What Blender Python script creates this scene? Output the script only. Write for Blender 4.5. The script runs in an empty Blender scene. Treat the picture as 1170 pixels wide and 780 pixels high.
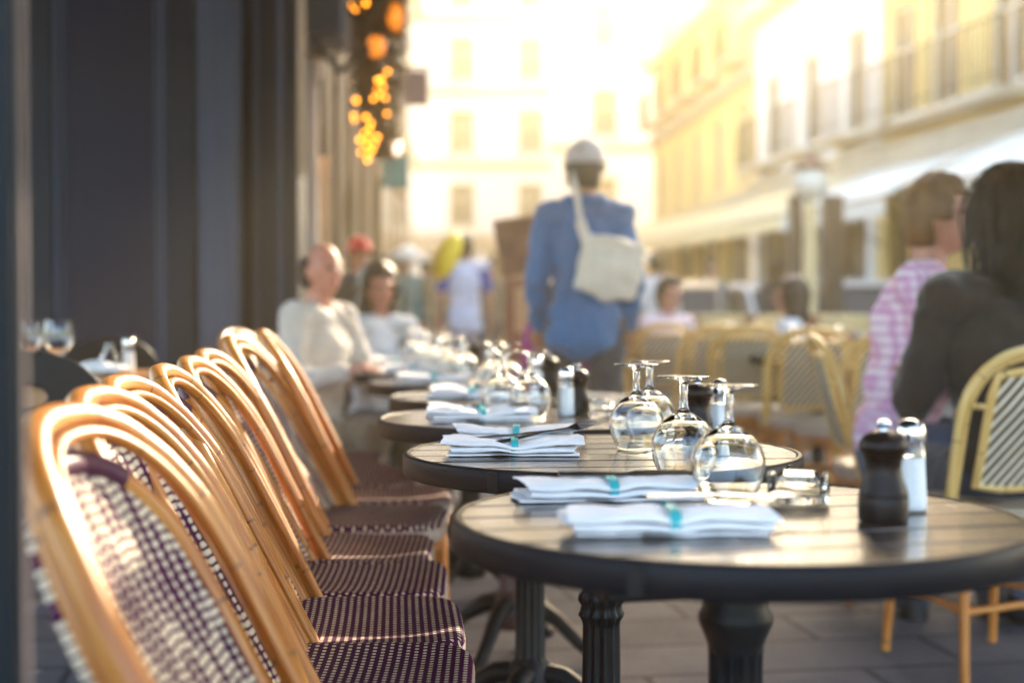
import bpy, bmesh, math, random
from mathutils import Vector, Matrix
random.seed(11)
S = bpy.context.scene
COL = S.collection
R = math.radians
PI = math.pi

# ------------------------------------------------------------------ camera maths (used to measure real positions)
CAM = Vector((0.0, 0.0, 1.0)); YAW = R(8.6); PITCH = R(1.4); FPX = 1630.0
FW = Vector((math.sin(YAW)*math.cos(PITCH), math.cos(YAW)*math.cos(PITCH), -math.sin(PITCH)))
RT = Vector((math.cos(YAW), -math.sin(YAW), 0)); UP = RT.cross(FW)
def ray(px, py): return FW + RT*((px-585)/FPX) + UP*((390-py)/FPX)
def on(px, py, z):
    d = ray(px, py); t = (z-CAM.z)/d.z; return CAM + d*t
def at(px, py, depth): return CAM + ray(px, py)*depth

# ------------------------------------------------------------------ node helpers
class NT:
    def __init__(s, name):
        s.m = bpy.data.materials.new(name); s.m.use_nodes = True
        s.t = s.m.node_tree; s.n = s.t.nodes; s.b = s.n['Principled BSDF']
    def new(s, typ, **kw):
        n = s.n.new(typ)
        for k, v in kw.items(): setattr(n, k, v)
        return n
    def set(s, sock, v):
        if hasattr(v, 'is_linked') or hasattr(v, 'links'): s.t.links.new(v, sock)
        else: sock.default_value = v
    def math(s, op, a, b=0.0, c=None, clamp=False):
        n = s.new('ShaderNodeMath', operation=op, use_clamp=clamp)
        s.set(n.inputs[0], a); s.set(n.inputs[1], b)
        if c is not None: s.set(n.inputs[2], c)
        return n.outputs[0]
    def coord(s, kind='Object'):
        n = s.new('ShaderNodeTexCoord'); return n.outputs[kind]
    def sep(s, v):
        n = s.new('ShaderNodeSeparateXYZ'); s.set(n.inputs[0], v); return n.outputs
    def mapping(s, v, scale=(1,1,1), rot=(0,0,0), loc=(0,0,0)):
        n = s.new('ShaderNodeMapping'); s.set(n.inputs[0], v)
        n.inputs['Scale'].default_value = scale; n.inputs['Rotation'].default_value = rot; n.inputs['Location'].default_value = loc
        return n.outputs[0]
    def noise(s, v, scale=5, detail=4, rough=.55):
        n = s.new('ShaderNodeTexNoise'); s.set(n.inputs['Vector'], v)
        n.inputs['Scale'].default_value = scale; n.inputs['Detail'].default_value = detail; n.inputs['Roughness'].default_value = rough
        return n.outputs['Fac']
    def ramp(s, f, stops):
        n = s.new('ShaderNodeValToRGB'); s.set(n.inputs[0], f)
        e = n.color_ramp.elements
        while len(e) < len(stops): e.new(.5)
        for k, (p, c) in enumerate(stops):
            e[k].position = p; e[k].color = (*c, 1) if len(c) == 3 else c
        return n.outputs[0]
    def mix(s, f, a, b):
        n = s.new('ShaderNodeMix', data_type='RGBA'); s.set(n.inputs[0], f)
        s.set(n.inputs[6], a if hasattr(a, 'links') else (*a, 1)); s.set(n.inputs[7], b if hasattr(b, 'links') else (*b, 1))
        return n.outputs[2]
    def bump(s, h, strength=.3, dist=.002):
        n = s.new('ShaderNodeBump'); s.set(n.inputs['Height'], h)
        n.inputs['Strength'].default_value = strength; n.inputs['Distance'].default_value = dist
        s.t.links.new(n.outputs[0], s.b.inputs['Normal'])
    def put(s, **kw):
        names = dict(col='Base Color', rough='Roughness', metal='Metallic', coat='Coat Weight', coatr='Coat Roughness', trans='Transmission Weight',
                     ior='IOR', emit='Emission Color', es='Emission Strength', sheen='Sheen Weight', sss='Subsurface Weight', spec='Specular IOR Level')
        for k, v in kw.items():
            if isinstance(v, tuple) and len(v) == 3: v = (*v, 1)
            s.set(s.b.inputs[names[k]], v)
        return s.m

def lerp(c, k): return tuple(max(0, min(1, x*k)) for x in c)
def pbr(name, c, rough=.6, var=.25, scale=6, bump=.15, bdist=.002, metal=0, coat=0, stretch=(1,1,1), bscale=None, **kw):
    t = NT(name); v = t.mapping(t.coord(), stretch)
    f = t.noise(v, scale, 5)
    col = t.ramp(f, [(.25, lerp(c, 1-var)), (.75, lerp(c, 1+var))])
    rr = t.math('MULTIPLY_ADD', f, .25*rough, rough*.87)
    if bump: t.bump(t.noise(v, bscale or scale*6, 4), bump, bdist)
    return t.put(col=col, rough=rr, metal=metal, coat=coat, **kw)

M = {}
def cane_mat(name, ca, cb, cc):
    t = NT(name); uv = t.coord('UV'); u, v, _ = t.sep(uv)
    oi = t.new('ShaderNodeObjectInfo'); rnd = oi.outputs['Random']
    comb = t.new('ShaderNodeCombineXYZ'); t.set(comb.inputs[0], t.math('MULTIPLY', u, 6)); t.set(comb.inputs[1], t.math('MULTIPLY', v, 3)); t.set(comb.inputs[2], t.math('MULTIPLY', rnd, 30))
    n1 = t.noise(comb.outputs[0], 2.2, 5)
    comb2 = t.new('ShaderNodeCombineXYZ'); t.set(comb2.inputs[0], t.math('MULTIPLY', u, 40)); t.set(comb2.inputs[1], t.math('MULTIPLY', v, 2)); t.set(comb2.inputs[2], rnd)
    n2 = t.noise(comb2.outputs[0], 2, 3)
    col = t.ramp(n1, [(.32, ca), (.5, cb), (.68, cc)])
    col = t.mix(t.math('MULTIPLY', t.math('SUBTRACT', n2, .45, clamp=True), 1.2), col, lerp(ca, .6))
    # growth nodes: thin dark rings at uneven distances along the cane
    w = t.math('ADD', v, t.math('MULTIPLY', t.math('SINE', t.math('MULTIPLY', v, 7.3)), .05))
    fr = t.math('FRACT', t.math('ADD', t.math('MULTIPLY', w, 4.1), t.math('MULTIPLY', rnd, .9)))
    dd = t.math('ABSOLUTE', t.math('SUBTRACT', fr, .5))
    ring = t.math('SUBTRACT', 1, t.math('MULTIPLY', dd, 55), clamp=True)
    ring = t.math('MULTIPLY', ring, t.math('GREATER_THAN', t.math('ADD', n1, .05), t.math('MULTIPLY', n2, .9)))
    col = t.mix(t.math('MULTIPLY', ring, .9), col, (.12, .05, .02))
    t.bump(t.math('SUBTRACT', t.math('MULTIPLY', n2, .25), ring), .35, .0015)
    t.put(col=col, rough=t.math('MULTIPLY_ADD', n1, .25, .30), coat=.12, coatr=.2)
    return t.m
M['bamboo'] = cane_mat('bamboo', (.34, .085, .009), (.52, .18, .026), (.66, .31, .075))
M['cane_yellow'] = cane_mat('cane_yellow', (.48, .26, .06), (.66, .42, .13), (.74, .55, .25))

CREAM = (.84, .70, .50); PURP = (.080, .006, .058)
def weave_dots(name, uvkind, pitch_u, pitch_v, fill_u, fill_v, lozenge=False, dark=PURP):
    t = NT(name); u, v, _ = t.sep(t.coord(uvkind))
    un = t.math('MULTIPLY', u, 1/pitch_u); vn = t.math('MULTIPLY', v, 1/pitch_v)
    row = t.math('FLOOR', un)
    vn = t.math('ADD', vn, t.math('MULTIPLY', t.math('FRACT', t.math('MULTIPLY', row, .5)), 0.35 if lozenge else 1.0))
    wob = t.noise(t.coord('Object'), 60, 2)
    fu = t.math('MULTIPLY', t.math('ABSOLUTE', t.math('SUBTRACT', t.math('FRACT', un), .5)), 2)
    fv = t.math('MULTIPLY', t.math('ABSOLUTE', t.math('SUBTRACT', t.math('FRACT', vn), .5)), 2)
    if lozenge:
        # repeating lozenge figure: inside it the dark strands cover the cream ones, beside it the cream runs as full bars
        lu = t.math('MULTIPLY', t.math('ABSOLUTE', t.math('SUBTRACT', t.math('FRACT', t.math('ADD', t.math('MULTIPLY', u, 1/.102), .5)), .5)), 2)
        lv = t.math('MULTIPLY', t.math('ABSOLUTE', t.math('SUBTRACT', t.math('FRACT', t.math('MULTIPLY', v, 1/.20)), .5)), 2)
        s = t.math('ADD', lu, lv)
        dark_in = t.math('LESS_THAN', s, .36)
        bars = t.math('MULTIPLY', t.math('GREATER_THAN', s, 1.12), t.math('LESS_THAN', s, 1.52))
        fill_u = t.math('ADD', fill_u, t.math('MULTIPLY', bars, .55))
        fill_u = t.math('SUBTRACT', fill_u, t.math('MULTIPLY', dark_in, .20))
    # rounded bead: radial distance in a scaled cell
    a = t.math('POWER', t.math('DIVIDE', fu, t.math('MAXIMUM', fill_u, .01) if lozenge else fill_u), 3)
    b = t.math('POWER', t.math('DIVIDE', fv, fill_v), 3)
    d = t.math('ADD', a, b)
    d = t.math('ADD', d, t.math('MULTIPLY', t.math('SUBTRACT', wob, .5), .5))
    mask = t.math('SUBTRACT', 1.45, d, clamp=True)
    mask = t.math('MULTIPLY', mask, 3.5, clamp=True)
    n = t.noise(t.coord('Object'), 25, 3)
    cream = t.ramp(n, [(.3, lerp(CREAM, .72)), (.7, CREAM)])
    # dark strand runs across with its own fine ribs
    rib = t.math('ABSOLUTE', t.math('SUBTRACT', t.math('FRACT', t.math('MULTIPLY', vn, 2)), .5))
    pd = t.mix(rib, lerp(dark, .45), lerp(dark, 1.7))
    col = t.mix(mask, pd, cream)
    t.bump(t.math('ADD', mask, t.math('MULTIPLY', rib, .35)), .7, .003)
    t.put(col=col, rough=.7, spec=.06)
    return t.m
M['weave_seat'] = weave_dots('weave_seat', 'Object', .0132, .0136, .45, .52)
M['weave_back'] = weave_dots('weave_back', 'UV', .0205, .0122, .48, .64, lozenge=True)

def stripes(name, ca, cb, axis_expr, pitch, duty, uvkind='UV', bump=.5, rough=.5):
    t = NT(name); u, v, w = t.sep(t.coord(uvkind))
    x = t.math('ADD', t.math('MULTIPLY', u, axis_expr[0]), t.math('MULTIPLY', v, axis_expr[1]))
    if len(axis_expr) > 2: x = t.math('ADD', x, t.math('MULTIPLY', w, axis_expr[2]))
    f = t.math('MULTIPLY', t.math('ABSOLUTE', t.math('SUBTRACT', t.math('FRACT', t.math('MULTIPLY', x, 1/pitch)), .5)), 2)
    m = t.math('MULTIPLY', t.math('SUBTRACT', duty, f), 6, clamp=True)
    n = t.noise(t.coord('Object'), 30, 3)
    col = t.mix(m, ca, cb)
    col = t.mix(t.math('MULTIPLY', n, .35), col, lerp(ca, .6))
    t.bump(m, bump, .002)
    t.put(col=col, rough=rough)
    return t.m
M['weave_edge'] = stripes('weave_edge', PURP, CREAM, (1, 0), .0105, .62)
M['weave_diag'] = stripes('weave_diag', (.10, .05, .02), (.80, .72, .56), (1, .72), .030, .50)
M['weave_upright'] = stripes('weave_upright', (.30, .20, .11), (.80, .74, .62), (1, .25), .016, .6)
M['binding'] = stripes('binding', (.03, .004, .018), (.10, .014, .055), (0, 1), .0042, .72)

def wood_table():
    t = NT('table_wood'); o = t.coord(); oi = t.new('ShaderNodeObjectInfo')
    v = t.mapping(o, (3, 60, 8)); n = t.noise(v, 2.0, 6)
    fine = t.noise(t.mapping(o, (10, 240, 10)), 2, 3)
    big = t.noise(o, 7, 4)
    col = t.ramp(n, [(.3, (.018, .012, .012)), (.55, (.034, .025, .024)), (.8, (.060, .045, .042))])
    col = t.mix(t.math('MULTIPLY', fine, .35), col, (.014, .009, .008))
    t.bump(t.math('ADD', n, t.math('MULTIPLY', fine, .5)), .22, .0012)
    t.put(col=col, rough=t.math('MULTIPLY_ADD', big, .22, .13), coat=.4, coatr=.10)
    return t.m
M['table_wood'] = wood_table()
M['table_rim'] = pbr('table_rim', (.009, .008, .010), .5, .3, 14, .12, .001, spec=.14)
M['iron'] = pbr('iron', (.008, .008, .010), .45, .35, 30, .25, .001, spec=.22)
M['iron_worn'] = pbr('iron_worn', (.06, .022, .018), .45, .4, 20, .3, .001)
def cloth_mat(name, c, fine=900):
    t = NT(name); o = t.coord()
    n = t.noise(o, 9, 5); w = t.new('ShaderNodeTexWave'); t.set(w.inputs[0], t.mapping(o, (1, 1, 1), (0, 0, .6)))
    w.inputs['Scale'].default_value = fine*.3; w.inputs['Distortion'].default_value = 2
    col = t.ramp(n, [(.3, lerp(c, .86)), (.7, c)])
    t.bump(t.math('ADD', t.math('MULTIPLY', t.noise(o, 38, 4), 1.0), t.math('MULTIPLY', w.outputs['Fac'], .12)), .5, .0035)
    t.put(col=col, rough=.85, sheen=.25)
    return t.m
M['napkin'] = cloth_mat('napkin', (.88, .84, .84))
M['teal'] = pbr('teal', (.015, .36, .38), .5, .15, 60, .2, .0008)
def glass_mat(name, tint=(1, 1, 1), rough=0.0):
    t = NT(name); t.put(col=tint, rough=rough, trans=1.0, ior=1.48); return t.m
M['glass'] = glass_mat('glass', (.97, .985, .98))
M['salt'] = pbr('salt', (.78, .77, .75), .5, .05, 200, .3, .0006, coat=1)
M['chrome'] = pbr('chrome', (.75, .74, .72), .18, .06, 30, .05, .0005, metal=1)
M['steel'] = pbr('steel', (.36, .35, .36), .26, .08, 40, .04, .0004, metal=1)
M['mill'] = pbr('mill', (.012, .0055, .004), .4, .35, 12, .08, .0008, coat=.05, spec=.16, stretch=(4, 4, 1))

def paint(name, c, rough=.32, streak=.25):
    t = NT(name); o = t.coord()
    v = t.mapping(o, (14, 14, .7)); n = t.noise(v, 2.2, 6); g = t.noise(o, 3.2, 5)
    col = t.ramp(n, [(.3, lerp(c, 1-streak)), (.75, lerp(c, 1+streak))])
    col = t.mix(t.math('MULTIPLY', t.math('SUBTRACT', g, .5, clamp=True), .9), col, lerp(c, 1.9))
    t.bump(t.math('ADD', n, t.math('MULTIPLY', t.noise(o, 90, 3), .3)), .16, .002)
    t.put(col=col, rough=t.math('MULTIPLY_ADD', g, .25, rough+.05), spec=.22)
    return t.m
M['navy'] = paint('navy', (.005, .006, .016))
M['navy_light'] = paint('navy_light', (.046, .056, .090))
M['purple_panel'] = paint('purple_panel', (.006, .0048, .019))
M['post_paint'] = paint('post_paint', (.003, .006, .009), .4)
M['post_edge'] = paint('post_edge', (.16, .12, .11), .4)
M['dark_brown'] = pbr('dark_brown', (.018, .010, .009), .85, .4, 3, .3, spec=.04)
M['dark_trim'] = pbr('dark_trim', (.008, .007, .007), .85, .3, 6, .3, spec=.04)
M['brown_trim'] = pbr('brown_trim', (.075, .045, .038), .85, .3, 6, .3, spec=.06)
M['black'] = pbr('black', (.009, .009, .012), .45, .3, 10, .1, spec=.25)
M['ledge_wood'] = pbr('ledge_wood', (.36, .17, .07), .35, .35, 4, .2, .001, stretch=(1, 14, 6))
M['stone'] = pbr('stone', (.30, .25, .215), .8, .2, 4, .5, .01)
M['stone_warm'] = pbr('stone_warm', (.50, .30, .16), .8, .2, 4, .5, .01)
M['plaster'] = pbr('plaster', (.80, .79, .78), .9, .10, .35, .4, .02, bscale=6)
M['plaster_white'] = pbr('plaster_white', (.80, .82, .86), .9, .06, .4, .4, .02, bscale=6)
M['plaster_glow_tint'] = pbr('plaster_glow_tint', (.84, .62, .26), .9, .12, .35, .4, .02, bscale=6)  # golden glow of the right side put into the plaster colour
M['cornice'] = pbr('cornice', (.50, .44, .36), .85, .15, 2, .4, .01)
M['window_frame'] = pbr('window_frame', (.62, .60, .56), .5, .1, 4, .1)
M['window_pane'] = pbr('window_pane', (.03, .033, .037), .08, .3, .8, 0)
M['shutter'] = pbr('shutter', (.46, .47, .50), .6, .12, 3, .2)
M['railing'] = pbr('railing', (.03, .028, .026), .5, .2, 5, .1)
M['shop_dark'] = pbr('shop_dark', (.07, .042, .024), .5, .4, .8, .2)
M['canvas_white'] = cloth_mat('canvas_white', (.74, .70, .62), 60)
M['canvas_cream'] = cloth_mat('canvas_cream', (.74, .58, .30), 60)  # cream cloth, yellowed so its colour carries the warm glow on the right
M['canvas_dark'] = cloth_mat('canvas_dark', (.018, .017, .024), 60)
M['brown_board'] = pbr('brown_board', (.17, .085, .06), .7, .5, 9, .3)
M['sign_plum'] = pbr('sign_plum', (.20, .14, .20), .5, .15, 5, .1)
M['red_wood'] = pbr('red_wood', (.26, .10, .05), .5, .3, 3, .2, stretch=(8, 8, 1))
M['roof'] = pbr('roof', (.16, .17, .19), .6, .2, 2, .2)

def paving(name, c, bw, bh, mortar=.008):
    t = NT(name); o = t.coord()
    br = t.new('ShaderNodeTexBrick'); t.set(br.inputs['Vector'], o)
    br.inputs['Scale'].default_value = 1; br.inputs['Brick Width'].default_value = bw; br.inputs['Row Height'].default_value = bh
    br.inputs['Mortar Size'].default_value = mortar; br.inputs['Mortar Smooth'].default_value = .3; br.inputs['Bias'].default_value = 0
    br.inputs['Color1'].default_value = (*lerp(c, .80), 1); br.inputs['Color2'].default_value = (*lerp(c, 1.15), 1); br.inputs['Mortar'].default_value = (*lerp(c, .28), 1)
    n = t.noise(o, 3, 8, .65); n2 = t.noise(o, 55, 4)
    col = t.mix(t.math('MULTIPLY', t.math('SUBTRACT', n, .42, clamp=True), 2.2), br.outputs['Color'], lerp(c, .5))
    col = t.mix(t.math('MULTIPLY', t.math('SUBTRACT', n2, .5, clamp=True), 1.6), col, lerp(c, 1.7))
    t.bump(t.math('ADD', t.math('MULTIPLY', n2, .35), t.math('SUBTRACT', 1, br.outputs['Fac'])), .6, .006)
    t.put(col=col, rough=t.math('MULTIPLY_ADD', n, .2, .75), spec=.2)
    return t.m
M['slabs'] = paving('slabs', (.105, .098, .110), .62, .34, .013)
M['setts'] = paving('setts', (.20, .18, .16), .18, .11, .012)
M['kerb'] = pbr('kerb', (.30, .28, .27), .8, .2, 3, .4, .006)

def skin_mat(name, c):
    t = NT(name); n = t.noise(t.coord(), 14, 4)
    t.put(col=t.ramp(n, [(.3, lerp(c, .85)), (.7, lerp(c, 1.1))]), rough=.5, sss=.08); return t.m
M['skin'] = skin_mat('skin', (.48, .24, .17)); M['skin_red'] = skin_mat('skin_red', (.46, .19, .13)); M['skin_tan'] = skin_mat('skin_tan', (.36, .18, .10))
M['hair_dark'] = pbr('hair_dark', (.007, .0045, .0035), .5, .4, 30, .5, .004, stretch=(1, 1, .2))
M['hair_brown'] = pbr('hair_brown', (.022, .011, .006), .5, .4, 30, .5, .004, stretch=(1, 1, .2))
M['hair_sandy'] = pbr('hair_sandy', (.16, .085, .035), .55, .35, 30, .5, .004, stretch=(1, 1, .2))
M['hair_grey'] = pbr('hair_grey', (.045, .040, .038), .6, .35, 30, .5, .004)
for k, c in dict(denim=(.028, .125, .30), linen=(.56, .50, .44), white_shirt=(.72, .70, .70), tee=(.60, .62, .76), blue_sleeve=(.03, .06, .30), black_top=(.018, .010, .007),
                 jeans=(.07, .09, .15), dark_trousers=(.03, .032, .045), magenta=(.36, .015, .20), red=(.55, .03, .03), cap_white=(.46, .45, .47), tote=(.66, .60, .52),
                 teal_top=(.02, .16, .18), pale_pink=(.70, .55, .60), khaki=(.20, .15, .10)).items():
    M[k] = cloth_mat('fabric_'+k, c, 300)
def plaid():
    t = NT('fabric_plaid'); x, y, z = t.sep(t.coord())
    def st(a, p, d): return t.math('LESS_THAN', t.math('ABSOLUTE', t.math('SUBTRACT', t.math('FRACT', t.math('MULTIPLY', a, 1/p)), .5)), d)
    h = st(t.math('ADD', x, t.math('MULTIPLY', y, .8)), .034, .24); v = st(z, .034, .24)
    col = t.mix(t.math('MULTIPLY', h, .6), (.86, .72, .78), (.60, .22, .48)); col = t.mix(t.math('MULTIPLY', v, .5), col, (.56, .20, .48))
    t.bump(t.noise(t.coord(), 20, 4), .4, .01); t.put(col=col, rough=.85); return t.m
M['plaid'] = plaid()
M['eye'] = pbr('eye', (.02, .014, .012), .2, .1, 5, 0)
M['lips'] = pbr('lips', (.34, .10, .09), .5, .1, 5, 0)
M['car_grey'] = pbr('car_grey', (.30, .29, .28), .3, .05, 2, 0, coat=1)
M['car_white'] = pbr('car_white', (.74, .73, .70), .3, .04, 2, 0, coat=1)
M['tyre'] = pbr('tyre', (.02, .02, .02), .8, .2, 8, .2)
M['yellow'] = pbr('yellow', (.85, .62, .02), .35, .08, 4, 0)
def leafmat(name, cols):
    t = NT(name); oi = t.new('ShaderNodeNewGeometry')
    col = t.ramp(oi.outputs['Random Per Island'], [(i/(len(cols)-1), c) for i, c in enumerate(cols)])
    t.put(col=col, rough=.6); return t.m
M['leaf_autumn'] = leafmat('leaf_autumn', [(.010, .008, .005), (.02, .010, .005), (.16, .035, .004), (.012, .014, .006), (.04, .012, .005)])
M['leaf_green'] = leafmat('leaf_green', [(.03, .06, .015), (.06, .10, .02), (.02, .04, .012)])
def emit(name, c, s):
    t = NT(name); t.put(col=(.1, .06, .02), emit=c, es=s, rough=.4); return t.m
M['bulb'] = emit('bulb', (1, .30, .015), 1.25); M['lantern_glow'] = emit('lantern_glow', (1, .25, .01), .16); M['lamp_white'] = emit('lamp_white', (1, .62, .45), .5)
M['lamp_globe'] = pbr('lamp_globe', (.80, .76, .66), .25, .04, 3, 0)

# ------------------------------------------------------------------ mesh builder
class MB:
    def __init__(s): s.v = []; s.f = []; s.uv = []; s.mi = []
    def add(s, verts, faces, uvs=None, mi=0):
        o = len(s.v); s.v += [tuple(p) for p in verts]
        for k, f in enumerate(faces):
            s.f.append([o+i for i in f]); s.mi.append(mi)
            s.uv.append(uvs[k] if uvs else [(0, 0)]*len(f))
        return s
    def box(s, c, d, rz=0, mi=0, rot=None):
        x, y, z = (a/2 for a in d)
        m = rot or Matrix.Rotation(rz, 3, 'Z'); c = Vector(c)
        pts = [c + m @ Vector(p) for p in ((-x,-y,-z),(x,-y,-z),(x,y,-z),(-x,y,-z),(-x,-y,z),(x,-y,z),(x,y,z),(-x,y,z))]
        return s.add(pts, [(0,3,2,1),(4,5,6,7),(0,1,5,4),(1,2,6,5),(2,3,7,6),(3,0,4,7)], None, mi)
    def tube(s, pts, rad, seg=12, caps=True, mi=0, closed=False):
        pts = [Vector(p) for p in pts]; n = len(pts)
        if not hasattr(rad, '__len__'): rad = [rad]*n
        verts = []; up = None; L = 0; Ls = []
        for i, p in enumerate(pts):
            a = pts[i-1] if (i > 0 or closed) else p; b = pts[(i+1) % n] if (i < n-1 or closed) else p
            t = (b-a).normalized()
            if up is None:
                up = Vector((0,0,1)) if abs(t.z) < .9 else Vector((1,0,0))
            up = (up - t*up.dot(t)).normalized(); sd = t.cross(up)
            if i: L += (p-pts[i-1]).length
            Ls.append(L)
            for k in range(seg):
                an = 2*PI*k/seg; verts.append(p + (up*math.cos(an)+sd*math.sin(an))*rad[i])
        faces = []; uvs = []
        for i in range(n if closed else n-1):
            j = (i+1) % n
            for k in range(seg):
                q = (k+1) % seg
                faces.append((i*seg+k, i*seg+q, j*seg+q, j*seg+k))
                l2 = Ls[j] if j else L+.03
                uvs.append([(k/seg, Ls[i]), ((k+1)/seg, Ls[i]), ((k+1)/seg, l2), (k/seg, l2)])
        if caps and not closed:
            faces.append(tuple(range(seg))); uvs.append([(0, 0)]*seg)
            faces.append(tuple(reversed(range((n-1)*seg, n*seg)))); uvs.append([(0, L)]*seg)
        return s.add(verts, faces, uvs, mi)
    def lathe(s, prof, seg=32, loc=(0,0,0), flute=0, depth=0, fz=None, mi=0, closed=False):
        verts = []; loc = Vector(loc); n = len(prof)
        for (r, z) in prof:
            for k in range(seg):
                an = 2*PI*k/seg; rr = r
                if flute and fz and fz[0] <= z <= fz[1]: rr = r - depth*(.5-.5*math.cos(flute*an))
                verts.append(loc + Vector((rr*math.cos(an), rr*math.sin(an), z)))
        faces = []
        for i in range(n if closed else n-1):
            j = (i+1) % n
            for k in range(seg):
                q = (k+1) % seg; faces.append((i*seg+k, i*seg+q, j*seg+q, j*seg+k))
        if not closed:
            if prof[0][0] > 1e-4: faces.append(tuple(reversed(range(seg))))
            if prof[-1][0] > 1e-4: faces.append(tuple(range((n-1)*seg, n*seg)))
        return s.add(verts, faces, None, mi)
    def ell(s, c, r, seg=20, rings=12, rot=None, mi=0):
        c = Vector(c); verts = []; m = rot or Matrix.Identity(3)
        if not hasattr(r, '__len__'): r = (r, r, r)
        for i in range(rings+1):
            th = PI*i/rings
            for k in range(seg):
                an = 2*PI*k/seg
                verts.append(c + m @ Vector((r[0]*math.sin(th)*math.cos(an), r[1]*math.sin(th)*math.sin(an), r[2]*math.cos(th))))
        faces = [(i*seg+k, (i+1)*seg+k, (i+1)*seg+(k+1) % seg, i*seg+(k+1) % seg) for i in range(rings) for k in range(seg)]
        return s.add(verts, faces, None, mi)
    def cap(s, a, b, ra, rb):
        a = Vector(a); b = Vector(b); n = 8
        s.tube([a.lerp(b, i/n) for i in range(n+1)], [ra+(rb-ra)*i/n for i in range(n+1)], 14)
        s.ell(a, ra*1.0, 14, 8); s.ell(b, rb*1.0, 14, 8); return s
    def prism(s, poly, axis, a, b, mi=0):
        # poly: 2-D outline, extruded along axis ('x','y','z') from a to b
        def p3(p, t): return {'x': (t, p[0], p[1]), 'y': (p[0], t, p[1]), 'z': (p[0], p[1], t)}[axis]
        n = len(poly); verts = [p3(p, a) for p in poly]+[p3(p, b) for p in poly]
        faces = [tuple(range(n)), tuple(reversed(range(n, 2*n)))]+[(i, i+n, (i+1) % n+n, (i+1) % n) for i in range(n)]
        return s.add(verts, faces, None, mi)
    def build(s, name, mats, parent=None, smooth=True, bevel=0, merge=True, angle=40, remesh=0, smoothit=0, subd=0, keepmods=True):
        me = bpy.data.meshes.new(name); me.from_pydata(s.v, [], s.f)
        uvl = me.uv_layers.new(name='UVMap'); fl = [c for u in s.uv for c in u]
        for i, c in enumerate(fl): uvl.data[i].uv = c
        if not isinstance(mats, (list, tuple)): mats = [mats]
        for m in mats: me.materials.append(M[m] if isinstance(m, str) else m)
        me.polygons.foreach_set('material_index', s.mi)
        bm = bmesh.new(); bm.from_mesh(me)
        if merge: bmesh.ops.remove_doubles(bm, verts=bm.verts, dist=1e-5)
        bmesh.ops.dissolve_degenerate(bm, edges=bm.edges, dist=1e-6)
        bmesh.ops.recalc_face_normals(bm, faces=bm.faces); bm.to_mesh(me); bm.free()
        o = bpy.data.objects.new(name, me); COL.objects.link(o)
        if remesh:
            md = o.modifiers.new('r', 'REMESH'); md.mode = 'VOXEL'; md.voxel_size = remesh
            sm = o.modifiers.new('s', 'SMOOTH'); sm.iterations = smoothit or 4; sm.factor = .5
            dg = bpy.context.evaluated_depsgraph_get(); ev = o.evaluated_get(dg)
            nm = bpy.data.meshes.new_from_object(ev); o.modifiers.clear(); o.data = nm
            nm.materials.clear(); nm.materials.append(M[mats[0]] if isinstance(mats[0], str) else mats[0])
            me = nm
        if bevel:
            b = o.modifiers.new('bevel', 'BEVEL'); b.width = bevel; b.segments = 2; b.limit_method = 'ANGLE'; b.angle_limit = R(35); b.harden_normals = False
        if subd:
            b = o.modifiers.new('sub', 'SUBSURF'); b.levels = subd; b.render_levels = subd
        if smooth:
            me.polygons.foreach_set('use_smooth', [True]*len(me.polygons)); me.set_sharp_from_angle(angle=R(angle))
        if parent: o.parent = parent
        return o

def tag(o, label, cat, group=None):
    o['label'] = label; o['category'] = cat
    if group: o['group'] = group
    return o
def thing(name, label, cat, loc=(0,0,0), rz=0, group=None):
    e = bpy.data.objects.new(name, None); COL.objects.link(e); e.empty_display_size = .1
    e.location = loc; e.rotation_euler = (0, 0, rz); return tag(e, label, cat, group)
def struct(o): o['kind'] = 'structure'; return o
KIDS = {}
def kids(o): return [c for c in bpy.data.objects if c.parent == o]
def dup(root, loc, rz=0, label=None, group=None, scale=None, tilt=None):
    def rec(o, par):
        c = o.copy(); COL.objects.link(c); c.parent = par
        if o.name not in KIDS: KIDS[o.name] = kids(o)
        for ch in KIDS[o.name]: rec(ch, c)
        return c
    c = rec(root, None); c.location = loc; c.rotation_euler = (0, 0, rz)
    if tilt: c.rotation_euler = (tilt[0], tilt[1], rz)
    if label: c['label'] = label
    if group: c['group'] = group
    if scale: c.scale = (scale,)*3
    return c
def jit(a): return random.uniform(-a, a)

# ------------------------------------------------------------------ ground
mb = MB(); mb.add([(-150,-60,-.12),(150,-60,-.12),(150,260,-.12),(-150,260,-.12)], [(0,1,2,3)])
struct(mb.build('road', 'setts', smooth=False))
mb = MB(); mb.box((-1.9, 16, -.06), (8.6, 60, .12)); struct(mb.build('pavement', 'slabs', smooth=False))
mb = MB(); mb.box((2.48, 16, -.058), (.15, 60.1, .124)); struct(mb.build('kerb', 'kerb', smooth=False, bevel=.01))
mb = MB(); mb.box((12.2, 24, -.06), (8, 40, .12)); struct(mb.build('far_pavement', 'slabs', smooth=False))

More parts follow.
